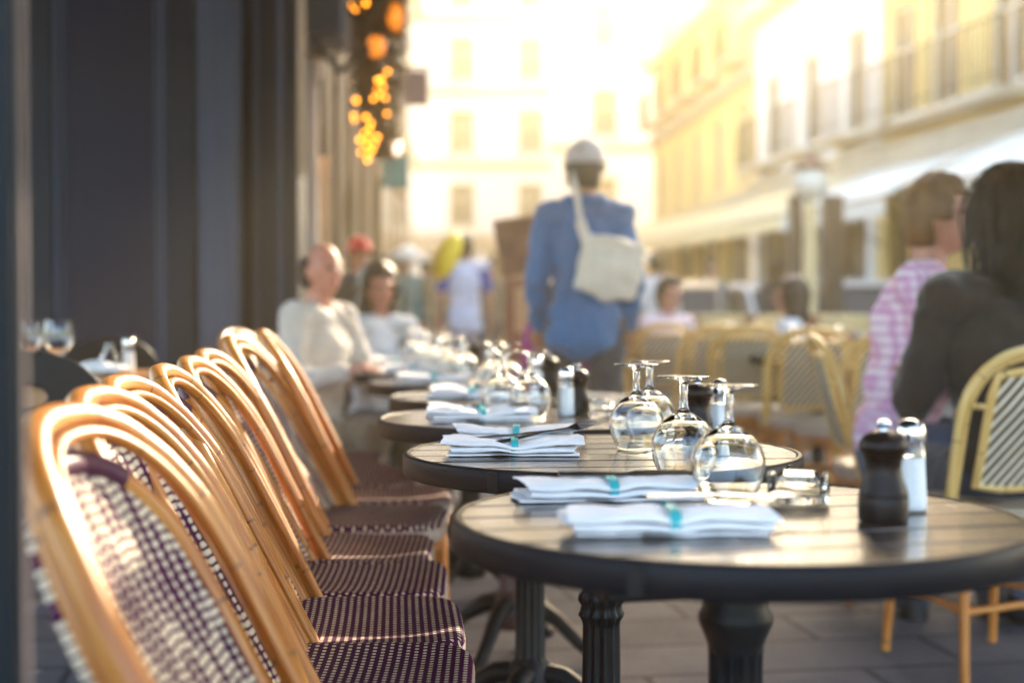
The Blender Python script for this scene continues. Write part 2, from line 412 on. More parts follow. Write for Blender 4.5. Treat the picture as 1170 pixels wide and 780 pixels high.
# ------------------------------------------------------------------ bistro chairs
def chair_frame(style):
    # back plane: origin where the hoop meets the seat side, ev up the slant, en its front normal
    if style == 'purple': B = Vector((-.06, 0, .45)); ev = Vector((-.22, 0, .45)).normalized(); HV = .505
    else: B = Vector((-.16, 0, .45)); ev = Vector((-.10, 0, .45)).normalized(); HV = .46
    en = Vector((ev.z, 0, -ev.x))
    def P(u, v, n=0):
        bow = -.035*(1-(u/.21)**2)*min(1, max(0, v/.3))
        return B + ev*v + Vector((0, 1, 0))*u + en*(n+bow)
    return P, HV
def hoop(P, w, v0, vs, vt, n=0, k=26, wtop=None):
    pts = [P(-w, v0+(vs-v0)*i/6, n) for i in range(6)]
    for i in range(k+1):
        a = PI*i/k; c = math.cos(a); sN = math.sin(a)
        cu = math.copysign(abs(c)**.82, c); sv = sN**.88 if sN > 0 else 0
        pts.append(P(-w*cu, vs+(vt-vs)*sv, n))
    pts += [P(w, v0+(vs-v0)*i/6, n) for i in range(5, -1, -1)]
    return pts
def seat_mesh(hw=.20, hd=.205, top=.462, th=.045, mats=0):
    mb = MB(); N = 64
    def outline(sc):
        o = []
        for k in range(N):
            a = 2*PI*k/N; e = .42
            x = math.copysign(abs(math.cos(a))**e, math.cos(a)); y = math.copysign(abs(math.sin(a))**e, math.sin(a))
            o.append((x*hd*sc, y*hw*sc*(1+.05*x)))
        return o
    rings = [(.25, top-.010), (.5, top-.008), (.75, top-.004), (.9, top), (.955, top-.001), (.985, top-.006), (1.0, top-.016), (1.0, top-th), (.96, top-th-.004), (.2, top-th-.004)]
    verts = [(0, 0, top-.011)]; faces = []; uvs = []; mi = []
    per = [0]
    o1 = outline(1)
    for k in range(N): per.append(per[-1]+math.dist(o1[k], o1[(k+1) % N]))
    for sc, z in rings: verts += [(x, y, z) for x, y in outline(sc)]
    m = MB()
    for k in range(N): m.add([verts[0], verts[1+k], verts[1+(k+1) % N]], [(0, 1, 2)], None, 0)
    for r in range(len(rings)-1):
        for k in range(N):
            q = (k+1) % N
            vs = [verts[1+r*N+k], verts[1+(r+1)*N+k], verts[1+(r+1)*N+q], verts[1+r*N+q]]
            edge = r >= 6
            m.add(vs, [(0, 1, 2, 3)], [[(per[k], 0), (per[k], 1), (per[k+1], 1), (per[k+1], 0)]], 1 if edge else 0)
    m.add([verts[1+(len(rings)-1)*N+k] for k in range(N)], [tuple(range(N))], None, 1)
    return m
def back_panel(P, w, v0, vs, vt, n, th, rect=False):
    mb = MB(); NV = 26; NU = 14
    def wid(v):
        if rect or v <= vs: return w
        t = min(1, (v-vs)/(vt-vs)); return w*max(.02, (1-t**2.2))**.5
    G = {}
    for side in (0, 1):
        for i in range(NV+1):
            v = v0+(vt-v0)*i/NV
            for j in range(NU+1):
                u = wid(v)*(2*j/NU-1); G[side, i, j] = (P(u, v, n+(th/2 if side == 0 else -th/2)), (u, v))
    def quad(keys): mb.add([G[k][0] for k in keys], [(0, 1, 2, 3)], [[G[k][1] for k in keys]])
    for i in range(NV):
        for j in range(NU):
            for sd in (0, 1): quad([(sd, i, j), (sd, i, j+1), (sd, i+1, j+1), (sd, i+1, j)])
        quad([(0, i, 0), (0, i+1, 0), (1, i+1, 0), (1, i, 0)]); quad([(0, i, NU), (0, i+1, NU), (1, i+1, NU), (1, i, NU)])
    for j in range(NU):
        quad([(0, 0, j), (0, 0, j+1), (1, 0, j+1), (1, 0, j)]); quad([(0, NV, j), (0, NV, j+1), (1, NV, j+1), (1, NV, j)])
    return mb
def make_chair(style, label, group):
    purple = style == 'purple'; P, HV = chair_frame(style)
    cane = 'bamboo' if purple else 'cane_yellow'
    t = thing('bistro_chair', label, 'chair', group=group)
    seat_mesh().build('seat', ['weave_seat', 'weave_edge'] if purple else ['weave_diag', 'weave_edge'], t)
    mb = MB(); hp = hoop(P, .212, -.02, .25, HV); mb.tube(hp, [.0148*(1+.05*math.sin(i*1.7)*math.sin(i*.6)) for i in range(len(hp))], 18); mb.build('back_hoop', cane, t)
    mb = MB(); mb.tube(hoop(P, .190, .01, .25, HV-.024, .010), .0070, 12); mb.build('hoop_lining', cane, t)
    if purple:
        fr = hoop(P, .176, .0, .25, HV-.045, -.020); n = len(fr); k0 = 15; k1 = n-15
        mb = MB(); mb.tube(fr[:k0+2], .0120, 14); mb.build('back_frame', cane, t)
        mb = MB(); mb.tube(fr[k1-2:], .0120, 14); mb.build('back_frame', cane, t)
        mb = MB(); mb.tube(fr[k0-1:k1+1], .0142, 16); mb.build('binding', 'binding', t)
        back_panel(P, .178, .03, .25, HV-.042, -.030, .026).build('backrest', 'weave_back', t)
    else:
        mb = MB(); pr = [P(-.145, .08, -.004), P(-.145, .2, -.004), P(-.145, .33, -.004), P(-.135, .385, -.004), P(-.07, .40, -.004), P(.07, .40, -.004), P(.135, .385, -.004), P(.145, .33, -.004), P(.145, .2, -.004), P(.145, .08, -.004), P(.07, .07, -.004), P(-.07, .07, -.004)]
        mb.tube(pr, .0125, 12, closed=True); mb.build('back_frame', cane, t)
        back_panel(P, .138, .08, .4, .39, -.004, .012, True).build('backrest', 'weave_diag', t)
        for sgn in (-1, 1): mb = MB(); mb.tube([P(sgn*.19, .30, 0), P(sgn*.145, .30, -.004)], .008, 8); mb.build('back_peg', cane, t)
    legc = 'bamboo'
    for sx, sy in ((1, 1), (1, -1), (-1, 1), (-1, -1)):
        mb = MB(); mb.tube([(sx*.165, sy*.165, .415), (sx*.178, sy*.172, .22), (sx*.195, sy*.18, .003)], [.0145, .0140, .0125], 12); mb.build('leg', legc, t)
    mb = MB()
    ring = [(sx, sy) for sx, sy in ((.19, .12), (.18, .17), (.12, .19), (-.12, .19), (-.18, .17), (-.19, .12), (-.19, -.12), (-.18, -.17), (-.12, -.19), (.12, -.19), (.18, -.17), (.19, -.12))]
    mb.tube([(x*.97, y*.97, .398) for x, y in ring], .0125, 12, closed=True); mb.build('seat_frame', legc, t)
    mb = MB()
    for a, b in (((.18, .17), (.18, -.17)), ((.18, .17), (-.18, .17)), ((-.18, .17), (-.18, -.17)), ((.18, -.17), (-.18, -.17))):
        mb.tube([(a[0], a[1], .19), ((a[0]+b[0])/2, (a[1]+b[1])/2, .20), (b[0], b[1], .19)], .0105, 10)
        # bent brace under the seat
        m = ((a[0]+b[0])/2, (a[1]+b[1])/2)
        mb.tube([(a[0]*1.0, a[1]*1.0, .25), (a[0]*.85+m[0]*.15, a[1]*.85+m[1]*.15, .345), (m[0], m[1], .383), (b[0]*.85+m[0]*.15, b[1]*.85+m[1]*.15, .345), (b[0], b[1], .25)], .008, 8)
    mb.build('stretcher', legc, t)
    return t

ORD = ['first', 'second', 'third', 'fourth', 'fifth', 'sixth', 'seventh', 'eighth', 'ninth', 'tenth', 'eleventh', 'twelfth', 'thirteenth', 'fourteenth']
GCH = 'purple woven bistro chairs in the row'
proto = make_chair('purple', '', GCH)
rowpos = [
    (.068, 1.425, -12), (.055, 1.765, -9), (.055, 2.10, -8), (.080, 2.47, -4), (.095, 2.87, -7),
    (.095, 3.23, -8), (.165, 3.60, -10), (.215, 4.02, -3), (.165, 4.40, -8), (.10, 4.80, -6), (.10, 5.20, -8)]
rowlab = ['largest fully seen bistro chair, its purple beaded backrest right beside the dark post',
          'bistro chair just behind the big front one, its cane hoop overlapping the next',
          'bistro chair whose purple seat is the nearest and lowest visible seat at the bottom edge',
          'bistro chair turned towards the tables, its purple seat corner showing cream wrapping',
          'bistro chair with a purple seat just above the two large front seats'] + \
         [f'{ORD[i]} purple bistro chair along the row, counted from the dark post' for i in range(5, 11)]
rowlab[7] = 'purple bistro chair pulled out further under the tables, its orange leg showing'
for i, (x, y, a) in enumerate(rowpos):
    if i == 0:
        proto.location = (x, y, 0); proto.rotation_euler = (0, 0, R(a)); proto['label'] = rowlab[0]
    else: dup(proto, (x, y, 0), R(a), rowlab[i], GCH, scale=1.035 if i in (6, 7, 8) else None, tilt=(R(jit(.8)), R(jit(1.2))))

# ------------------------------------------------------------------ round tables
TR = .35; TZ = .745
def make_table(label, group):
    t = thing('bistro_table', label, 'table', group=group)
    mb = MB(); nb = 7; w = 2*(TR-.012)/nb; gap = .0070; r0 = TR-.012
    for i in range(nb):
        y0 = -r0+i*w+gap/2; y1 = y0+w-gap
        top = []; bot = []
        K = 16
        for k in range(K+1):
            y = y0+(y1-y0)*k/K; x = math.sqrt(max(0, r0*r0-y*y)); top.append((x, y)); bot.append((-x, y))
        poly = top+bot[::-1]
        poly = [p for k, p in enumerate(poly) if math.dist(p, poly[k-1]) > 1e-4]
        mb.prism(poly, 'z', TZ-.018, TZ+random.uniform(-.0004, .0004))
    mb.build('tabletop', 'table_wood', t, bevel=.0016, angle=30)
    mb = MB(); mb.lathe([(TR-.0115, TZ-.006), (TR-.0115, TZ-.0005), (TR-.009, TZ+.0015), (TR-.003, TZ+.0005), (TR, TZ-.003), (TR, TZ-.034), (TR-.004, TZ-.037), (TR-.03, TZ-.037), (TR-.03, TZ-.0195), (TR-.0115, TZ-.0195)], 96, closed=True)
    mb.build('rim', 'table_rim', t, angle=60)
    for k in range(4):
        a = R(-128+90*k); mb = MB(); mb.box((math.cos(a)*(TR+.0008), math.sin(a)*(TR+.0008), TZ-.019), (.0035, .018, .0325), a); mb.build('rim_clip', 'iron', t, bevel=.001)
    mb = MB(); mb.box((0, 0, TZ-.030), (.50, .045, .0205)); mb.box((0, 0, TZ-.031), (.045, .50, .019)); mb.box((0, 0, TZ-.052), (.19, .19, .02)); mb.build('top_bracket', 'iron', t, bevel=.003)
    mb = MB(); mb.box((-.125, -.03, TZ-.062), (.13, .10, .046)); mb.build('lock_box', 'iron', t, bevel=.004)
    prof = [(.040, TZ-.065), (.040, TZ-.10), (.040, TZ-.112), (.046, TZ-.122), (.045, TZ-.132), (.039, TZ-.146), (.034, TZ-.158), (.034, TZ-.165), (.0335, TZ-.17), (.0335, TZ-.24), (.035, TZ-.247), (.041, TZ-.252), (.042, TZ-.262), (.036, TZ-.272), (.038, TZ-.28), (.042, TZ-.288), (.036, TZ-.297), (.0335, TZ-.305), (.0335, TZ-.31), (.036, TZ-.55), (.036, TZ-.555), (.046, TZ-.565), (.052, TZ-.60), (.062, TZ-.63), (.050, TZ-.66), (.0, TZ-.665)]
    prof = [(0, TZ-.064)]+prof
    mb = MB(); mb.lathe(prof, 96, flute=12, depth=.0065, fz=(TZ-.5501, TZ-.169)); mb.build('pedestal', 'iron', t, angle=50)
    for k in range(4):
        a = R(45+90*k+12); c, s = math.cos(a), math.sin(a); mb = MB()
        pts = [(.03, .155), (.08, .150), (.14, .115), (.20, .06), (.245, .028), (.275, .020)]
        mb.tube([(c*x, s*x, z) for x, z in pts], [.028, .026, .021, .018, .018, .016], 12); mb.ell((c*.275, s*.275, .016), (.026, .026, .0155), 14, 8); mb.build('foot', 'iron', t)
    return t
TABX = .532
tabs = [(TABX, 1.682, 4), (TABX, 2.460, -3), (TABX, 3.236, 5), (TABX+.075, 4.01, 2), (TABX+.05, 4.80, -4), (TABX+.04, 5.58, 3), (TABX+.03, 6.36, 0), (TABX+.02, 7.15, 5), (TABX+.02, 7.95, 0)]
GT = 'round bistro tables in the row'
tl = ['nearest round dark wood bistro table with pepper mill at its right edge', 'second round bistro table, in sharp focus, under the two stacked upturned glasses',
      'third round bistro table of the row, just behind the sharply focused one', 'fourth round bistro table of the row, set slightly to the right',
      'fifth round bistro table of the row beside the chairs', 'sixth round bistro table, in front of the seated man in pale shirt', 'seventh round bistro table, in front of the woman in white top',
      'eighth round bistro table of the row, beyond the woman in white', 'last and farthest round bistro table of the row']
tp = make_table('', GT)
tables = []
for i, (x, y, a) in enumerate(tabs):
    o = tp if i == 0 else dup(tp, (0, 0, 0))
    o.location = (x, y, 0); o.rotation_euler = (0, 0, R(a)); o['label'] = tl[i]; tables.append(o)
worn = tables[3]
for c in kids(worn):
    if c.name.startswith('pedestal'):
        c.data = c.data.copy(); c.data.materials[0] = M['iron_worn']

# ------------------------------------------------------------------ tabletop things
def napkin_mesh(seed, L=.228, A=.040, Bh=.0140):
    rnd = random.Random(seed); mb = MB(); K = 84; turns = 2.55; th = .0027; nl = 18
    ph = [rnd.uniform(0, 6) for _ in range(6)]
    def sec(t, s, off):
        a = 2*PI*turns*t+PI*.86; g = 1-.30*turns*t/1.0/2.0
        aa = A*g-off; bb = Bh*(1-.34*turns*t*.85)-off
        bb = max(bb, .0022)
        e = .6
        y = math.copysign(abs(math.cos(a))**e, math.cos(a))*aa; z = math.copysign(abs(math.sin(a))**e, math.sin(a))*bb
        wob = .0022*math.sin(s*8+ph[0]+a)+.0016*math.sin(s*17+ph[1]+2*a)+.0009*math.sin(s*31+ph[4]+3*a)
        squeeze = 1-.16*math.exp(-((s-.52)/.10)**2)
        slump = 1+.05*math.sin(s*5+ph[2])
        return (y*slump*(1+.06*(squeeze-1)) + wob, Bh+z*squeeze+wob*.5)
    verts = []
    for j in range(nl+1):
        s = j/nl
        for off in (0, th):
            for k in range(K+1):
                t = k/K; y, z = sec(t, s, off)
                x = (s-.5)*L + (.004*math.sin(5*t+ph[3])+.006*t*(1 if s > .5 else -1))*(abs(s-.5)*2)**4
                verts.append((x, y, max(z, .0006)))
    W = 2*(K+1); faces = []
    for j in range(nl):
        for o in (0, 1):
            for k in range(K):
                a = j*W+o*(K+1)+k; faces.append((a, a+1, a+1+W, a+W))
        for k in (0, K): a = j*W+k; b = a+K+1; faces.append((a, b, b+W, a+W))
    for j in (0, nl):
        for k in range(K): a = j*W+k; b = a+K+1; faces.append((a, a+1, b+1, b))
    mb.add(verts, faces)
    return mb
def folded_mesh(seed, L=.225, w=.080, layers=5):
    rnd = random.Random(seed); mb = MB(); nl = 22; hz = .0050; th = .0021; line = []
    off = [rnd.uniform(-.006, .006) for _ in range(layers)]; ph = [rnd.uniform(0, 6) for _ in range(8)]
    for k in range(layers):
        sg = 1 if k % 2 == 0 else -1; z = .0016+k*hz
        y0, y1 = -sg*w/2, sg*w/2
        for q in range(13): line.append((y0+(y1-y0)*q/12+off[k]*(q/12 if sg > 0 else 1-q/12)*.6, z, 0))
        if k < layers-1:
            ye = line[-1][0]
            for q in range(1, 6): a = PI*q/6; line.append((ye+sg*math.sin(a)*hz*.62, z+hz*(1-math.cos(a))/2, 0))
    n = len(line); nrm = []
    for i in range(n):
        a = line[max(i-1, 0)]; b = line[min(i+1, n-1)]; d = Vector((b[0]-a[0], b[1]-a[1])).normalized(); nrm.append((-d.y, d.x))
    verts = []
    for j in range(nl+1):
        sx = j/nl; sq = 1-.22*math.exp(-((sx-.52)/.09)**2); flare = 1+.10*abs(sx-.5)**2*4
        for o in (-th/2, th/2):
            for i, (y, z, _) in enumerate(line):
                yy = y+nrm[i][0]*o; zz = z+nrm[i][1]*o; lay = i/n
                crown = 1+.22*(1-(2*yy/w)**2)
                wob = .0022*math.sin(sx*7+ph[0]+lay*3)+.0014*math.sin(sx*15+ph[1]+yy*60)
                x = (sx-.5)*L+(sx-.5)*.020*math.sin(lay*6+ph[2])+.003*math.sin(yy*70+ph[3])
                verts.append((x, yy*(1-.06*(1-sq))+wob*.8, max(.0005, zz*crown*sq*flare+wob*lay)))
    W = 2*n; faces = []
    for j in range(nl):
        for o in (0, 1):
            for i in range(n-1): a = j*W+o*n+i; faces.append((a, a+1, a+1+W, a+W))
        for i in (0, n-1): a = j*W+i; b = a+n; faces.append((a, b, b+W, a+W))
    for j in (0, nl):
        for i in range(n-1): a = j*W+i; b = a+n; faces.append((a, a+1, b+1, b))
    return mb.add(verts, faces)
def band_mesh(A=.0425, Bh=.0150, w=.0155):
    mb = MB(); K = 40; vs = []
    for x in (-w/2, w/2):
        for o in (0, .0009):
            for k in range(K):
                a = 2*PI*k/K; e = .72
                y = math.copysign(abs(math.cos(a))**e, math.cos(a))*(A+o); z = math.copysign(abs(math.sin(a))**e, math.sin(a))*(Bh+o)
                vs.append((x, y, max(.0004, .0140+z)))
    f = []
    for k in range(K):
        q = (k+1) % K
        f += [(k, q, 2*K+q, 2*K+k), (K+k, K+q, 3*K+q, 3*K+k), (k, q, K+q, K+k), (2*K+k, 2*K+q, 3*K+q, 3*K+k)]
    return mb.add(vs, f)
NTEX = bpy.data.textures.new('creases', 'CLOUDS'); NTEX.noise_scale = .035; NTEX.noise_depth = 2
GN = 'white napkins rolled with a teal band'
def make_napkin(seed, folded=True):
    t = thing('napkin', '', 'napkin', group=GN)
    cl = (folded_mesh if folded else napkin_mesh)(seed).build('cloth', 'napkin', t, merge=False, angle=60)
    dm = cl.modifiers.new('d', 'DISPLACE'); dm.texture = NTEX; dm.strength = .0055; dm.mid_level = .5; dm.texture_coords = 'LOCAL'
    b = band_mesh(w=.0125).build('band', 'teal', t, angle=60); b.location = (.004, 0, 0)
    return t
naps = [make_napkin(57), make_napkin(8), make_napkin(21), make_napkin(33), make_napkin(41)]
used = set()
def put(protos, i, loc, rz, label, **kw):
    p = protos[i % len(protos)]
    if p.name not in used:
        used.add(p.name); p.location = loc; p.rotation_euler = (0, 0, rz); p['label'] = label
        if kw.get('tilt'): p.rotation_euler = (*kw['tilt'], rz)
        return p
    return dup(p, loc, rz, label, **kw)
def glass_up():
    # wine glass modelled upside down: rim at z=0, foot on top
    out = [(.0300, .0), (.0345, .010), (.0400, .024), (.0432, .042), (.0430, .054), (.0385, .070), (.0290, .083), (.0165, .0925), (.0080, .0985), (.0056, .106), (.0050, .120), (.0052, .136), (.0068, .1425), (.0140, .1462), (.0270, .1485), (.0350, .1492), (.0355, .1502), (.0345, .1512), (.0200, .1512), (0, .1508)]
    inn = [(.0288, .0), (.0332, .010), (.0387, .024), (.0419, .042), (.0417, .053), (.0372, .068), (.0275, .0805), (.0150, .0885), (0, .0915)]
    prof = [(r*1.13, z*1.0) for r, z in inn[::-1]+out]
    mb = MB(); mb.lathe(prof, 64); return mb
wg = glass_up().build('wine_glass', 'glass', angle=70); tag(wg, '', 'wine glass', 'wine glasses turned upside down')
def make_mill():
    t = thing('pepper_mill', '', 'pepper mill', group='dark wooden pepper mills')
    mb = MB(); mb.lathe([(0, 0), (.0285, 0), (.0295, .003), (.0295, .026), (.0288, .028), (.0288, .0300), (.0292, .0315), (.0280, .036), (.0225, .052), (.0205, .062), (.0212, .070), (.0245, .078), (.0262, .0815), (0, .0815)], 48); mb.build('body', 'mill', t)
    mb = MB(); mb.lathe([(0, .0825), (.0268, .0825), (.0285, .086), (.0280, .092), (.0235, .1005), (.0150, .1055), (.007, .107), (0, .107)], 48); mb.build('head', 'mill', t)
    mb = MB(); mb.lathe([(0, .1065), (.0045, .1068), (.0040, .109), (.0075, .111), (.0088, .1145), (.0075, .118), (.0035, .1195), (0, .1198)], 24); mb.build('knob', 'chrome', t)
    return t
def make_salt():
    t = thing('salt_shaker', '', 'salt shaker', group='glass salt shakers with metal caps')
    out = [(0, 0), (.0190, 0), (.0205, .002), (.0212, .010), (.0197, .035), (.0185, .058), (.0182, .066)]
    mb = MB(); mb.lathe(out+[(.0165, .0665), (.006, .069), (0, .0695)], 48, flute=8, depth=.0012, fz=(.006, .064)); mb.build('salt_fill', 'salt', t, angle=60)
    mb = MB(); mb.lathe([(.0181, .0668), (.0180, .072), (.0165, .0815), (.0150, .084), (.0150, .088), (.0135, .088), (.0135, .082), (.0155, .072), (.0160, .0668)], 40, closed=True); mb.build('jar', 'glass', t, angle=60)
    mb = MB(); mb.lathe([(.0152, .0855), (.0178, .0855), (.0185, .088), (.0182, .100), (.0160, .1075), (.0100, .1125), (0, .1145)], 36); mb.build('cap', 'chrome', t)
    return t
def make_ashtray():
    mb = MB(); N = 72
    prof = [(0, 0), (.036, 0), (.0385, .003), (.0400, .012), (.0405, .036), (.0395, .038), (.0370, .038), (.0355, .034), (.0345, .014), (.0310, .010), (0, .009)]
    verts = []; faces = []
    for (r, z) in prof:
        for k in range(N):
            a = 2*PI*k/N
            dip = .011*max(0, math.cos(4*a))**10 if z > .03 else 0
            verts.append((r*math.cos(a), r*math.sin(a), z-dip))
    for i in range(len(prof)-1):
        for k in range(N): q = (k+1) % N; faces.append((i*N+k, i*N+q, (i+1)*N+q, (i+1)*N+k))
    mb.add(verts, faces); o = mb.build('ashtray', 'glass', angle=60); tag(o, '', 'ashtray', 'clear glass ashtrays'); return o
def strip(pts, w, th=.0016):
    # flat metal blade following pts, widths w
    mb = MB(); vs = []; n = len(pts)
    for i, p in enumerate(pts):
        p = Vector(p); t = (Vector(pts[min(i+1, n-1)])-Vector(pts[max(i-1, 0)])).normalized(); sd = Vector((-t.y, t.x, 0)).normalized(); up = Vector((0, 0, 1))
        for a, b in ((-1, -1), (1, -1), (1, 1), (-1, 1)): vs.append(p+sd*(a*w[i]/2)+up*(b*th/2))
    f = [(0, 1, 2, 3), tuple(4*(n-1)+k for k in (3, 2, 1, 0))]
    for i in range(n-1):
        for k in range(4): q = (k+1) % 4; f.append((4*i+k, 4*i+q, 4*i+4+q, 4*i+4+k))
    return mb.add(vs, f)
def make_fork():
    mb = strip([(-.095, 0, 0), (-.06, 0, .001), (0, 0, .003), (.045, 0, .001), (.058, 0, .0), (.066, 0, .001)], [.012, .009, .0055, .008, .021, .022], .002)
    for k in range(4):
        y = -.0085+k*.00567; m2 = strip([(.0655, y, .001), (.085, y, .004), (.105, y*.92, .003)], [.0036, .0032, .0016], .0016); mb.add(m2.v, m2.f)
    o = mb.build('fork', 'steel', bevel=.0004, merge=False); tag(o, '', 'fork', 'forks tucked into the napkins'); return o
def make_knife():
    mb = strip([(-.11, 0, 0), (-.09, 0, 0), (-.02, 0, 0), (-.012, 0, 0), (0, .001, 0), (.07, .001, 0), (.09, -.001, 0), (.10, -.004, 0)], [.009, .011, .009, .008, .014, .017, .011, .003], .0022)
    o = mb.build('knife', 'steel', bevel=.0004); tag(o, '', 'knife', 'knives tucked into the napkins'); return o
mills = [make_mill()]; salts = [make_salt()]; glasses = [wg]; ash = [make_ashtray()]; forks = [make_fork()]; knives = [make_knife()]
tname = ['nearest', 'second', 'third', 'fourth', 'fifth', 'sixth', 'seventh', 'eighth', 'farthest']
z0 = TZ+.0015
AIM = -YAW
def P2(px, py): p = on(px, py, z0); return (p.x, p.y, z0)
# table one
put(naps, 0, P2(762, 606), AIM+R(2), 'front rolled napkin on the nearest table, closest to the camera')
put(naps, 1, P2(692, 568), AIM+R(7), 'rear rolled napkin on the nearest table, lying beside the upturned glasses')
put(glasses, 0, P2(832, 569), .3, 'front upturned wine glass on the nearest table, beside the ashtray')
put(glasses, 0, P2(781, 545), 1.1, 'rear upturned wine glass on the nearest table, left of the other')
put(ash, 0, P2(912, 573), .4, 'low clear glass ashtray on the nearest table')
put(mills, 0, P2(1009, 594), 0, 'dark wooden pepper mill on the nearest table')
put(salts, 0, P2(1040, 582), 0, 'glass salt shaker behind the pepper mill on the nearest table')
p = Vector(P2(822, 596)); put(forks, 0, (p.x, p.y, z0+.0295), AIM+R(20), 'fork tucked into the right end of the front napkin on the nearest table', tilt=(R(10), R(3)))
p = Vector(P2(735, 566)); put(knives, 0, (p.x-.01, p.y-.004, z0+.0292), AIM+R(16), 'knife tucked under the band of the rear napkin on the nearest table', tilt=(R(35), R(2)))
# table two
put(naps, 2, P2(585, 518), AIM+R(1), 'front rolled napkin on the second table, in sharp focus')
put(naps, 3, P2(588, 503), AIM-R(2), 'rear rolled napkin on the second table, just behind the sharp one')
put(glasses, 0, P2(727, 512), 2, 'front upturned wine glass on the second table, sharply focused')
put(glasses, 0, P2(742, 503), .7, 'rear upturned wine glass on the second table, hidden behind the sharp one')
put(mills, 0, P2(797, 502), 0, 'dark pepper mill on the second table, seen behind glass stems')
put(salts, 0, P2(822, 500), .4, 'glass salt shaker on the second table, seen between glass stems')
p = Vector(P2(610, 518)); put(forks, 0, (p.x+.02, p.y, z0+.0345), AIM+R(24), 'fork sticking out over the sharp napkin on the second table', tilt=(R(25), R(-8)))
put(knives, 0, (p.x-.01, p.y+.01, z0+.0335), AIM+R(9), 'knife laid across the sharp napkin on the second table', tilt=(R(12), R(-4)))
# tables three to nine
rel = dict(nf=(-.125, -.085), nr=(-.115, .035), ga=(-.005, .005), gb=(-.045, .085), sa=(.075, .02), mi=(.115, .065), ag=(.19, .02))
for i in range(2, 9):
    x, y, a = tabs[i]; n = tname[i]
    def L(k, j=.015): return (x+rel[k][0]+jit(j), y+rel[k][1]+jit(j), z0)
    put(naps, i, L('nf'), AIM+R(jit(6)), f'front rolled napkin on the {n} table of the row'); put(naps, i+1, L('nr'), AIM+R(jit(8)), f'rear rolled napkin on the {n} table of the row')
    put(glasses, 0, L('ga'), 0, f'front upturned wine glass on the {n} table of the row'); put(glasses, 0, L('gb'), 0, f'rear upturned wine glass on the {n} table of the row')
    put(salts, 0, L('sa'), 0, f'glass salt shaker on the {n} table of the row'); put(mills, 0, L('mi'), 0, f'dark pepper mill on the {n} table of the row')
    if i < 5: put(ash, 0, L('ag'), 0, f'clear glass ashtray on the {n} table of the row')
    if i == 2:
        q = L('nr'); put(forks, 0, (q[0]+.07, q[1], z0+.030), AIM+R(20), 'fork on the rear napkin of the third table', tilt=(0, R(-6)))

# ------------------------------------------------------------------ cafe front on the left
po = at(6, 390, 1.02)
t = thing('cafe_post', 'dark blue green painted post with a pale edge, in front of the chairs', 'post', (po.x, po.y, 0), AIM)
mb = MB(); mb.box((-.040, 0, 1.5), (.100, .022, 3.0)); mb.build('shaft', 'post_paint', t, bevel=.003)
mb = MB(); mb.box((.0118, .004, 1.5), (.0030, .008, 3.0)); mb.build('edge_strip', 'post_edge', t, bevel=.001)  # lighter strip along one edge of the post

def panel_wall(name, label, a, b, z1, thick, bays, mats, deep=.03):
    # panelled timber wall from a to b: stiles, rails, sunk panels with mouldings
    a = Vector((*a, 0)); b = Vector((*b, 0)); L = (b-a).length; ang = math.atan2(b.y-a.y, b.x-a.x)
    t = thing(name, label, 'shopfront', a, ang)
    mb = MB(); mb.box((L/2, thick/2+deep, z1/2), (L, thick, z1)); mb.build('panel_board', mats[0], t)
    x = 0
    fr = MB(); mo = MB()
    edges = [0]+[e*L for e in bays]+[L]
    for k, e in enumerate(edges):
        w = .10 if 0 < k < len(edges)-1 else .12
        cx = min(max(e, w/2), L-w/2); fr.box((cx, deep/2-.001, z1/2), (w, deep, z1))
        for sgn in (-1, 1):
            m = cx+sgn*(w/2+.016)
            if .03 < m < L-.03:
                mo.tube([(m, deep*.55, .30), (m, deep*.55, z1-.2)], .014, 10); mo.tube([(m+sgn*.032, deep*.85, .32), (m+sgn*.032, deep*.85, z1-.22)], .009, 8)
    for z in (.12, z1-.1): fr.box((L/2, deep/2-.003, z), (L-.004, deep-.004, .22))
    fr.build('frame', mats[1], t, bevel=.004); mo.build('moulding', mats[2], t)
    return t
# frontal partition and the stepped pier behind the chairs
xl = at(-60, 390, 6.6); xr = at(222, 390, 6.5)
panel_wall('panelled_partition', 'wide dark purple panelled partition with vertical mouldings behind the chairs', (xl.x-.9, xl.y), (xr.x, xr.y), 3.6, .08, [.60, .665], ['purple_panel', 'navy', 'navy_light'])
p1 = at(256, 390, 6.55); p2 = at(308, 390, 6.8)
t = thing('shopfront_pier', 'dark navy stepped pier with pale vertical edges behind the seated man', 'pier', (p1.x, p1.y, 0), AIM)
mb = MB(); mb.box((-.02, .12, 1.8), (.17, .34, 3.6)); mb.build('pilaster', 'navy_light', t, bevel=.006)
mb = MB(); mb.box((.17, .25, 1.8), (.31, .30, 3.6)); mb.build('shaft', 'navy', t, bevel=.006)
mb = MB(); mb.tube([(.073, -.03, .1), (.073, -.03, 3.6)], .012, 10); mb.tube([(-.098, -.04, .1), (-.098, -.04, 3.6)], .010, 10); mb.tube([(.135, .095, .1), (.135, .095, 3.6)], .012, 8); mb.tube([(.245, .095, .1), (.245, .095, 3.6)], .014, 8)
mb.build('edge_bead', 'navy_light', t)
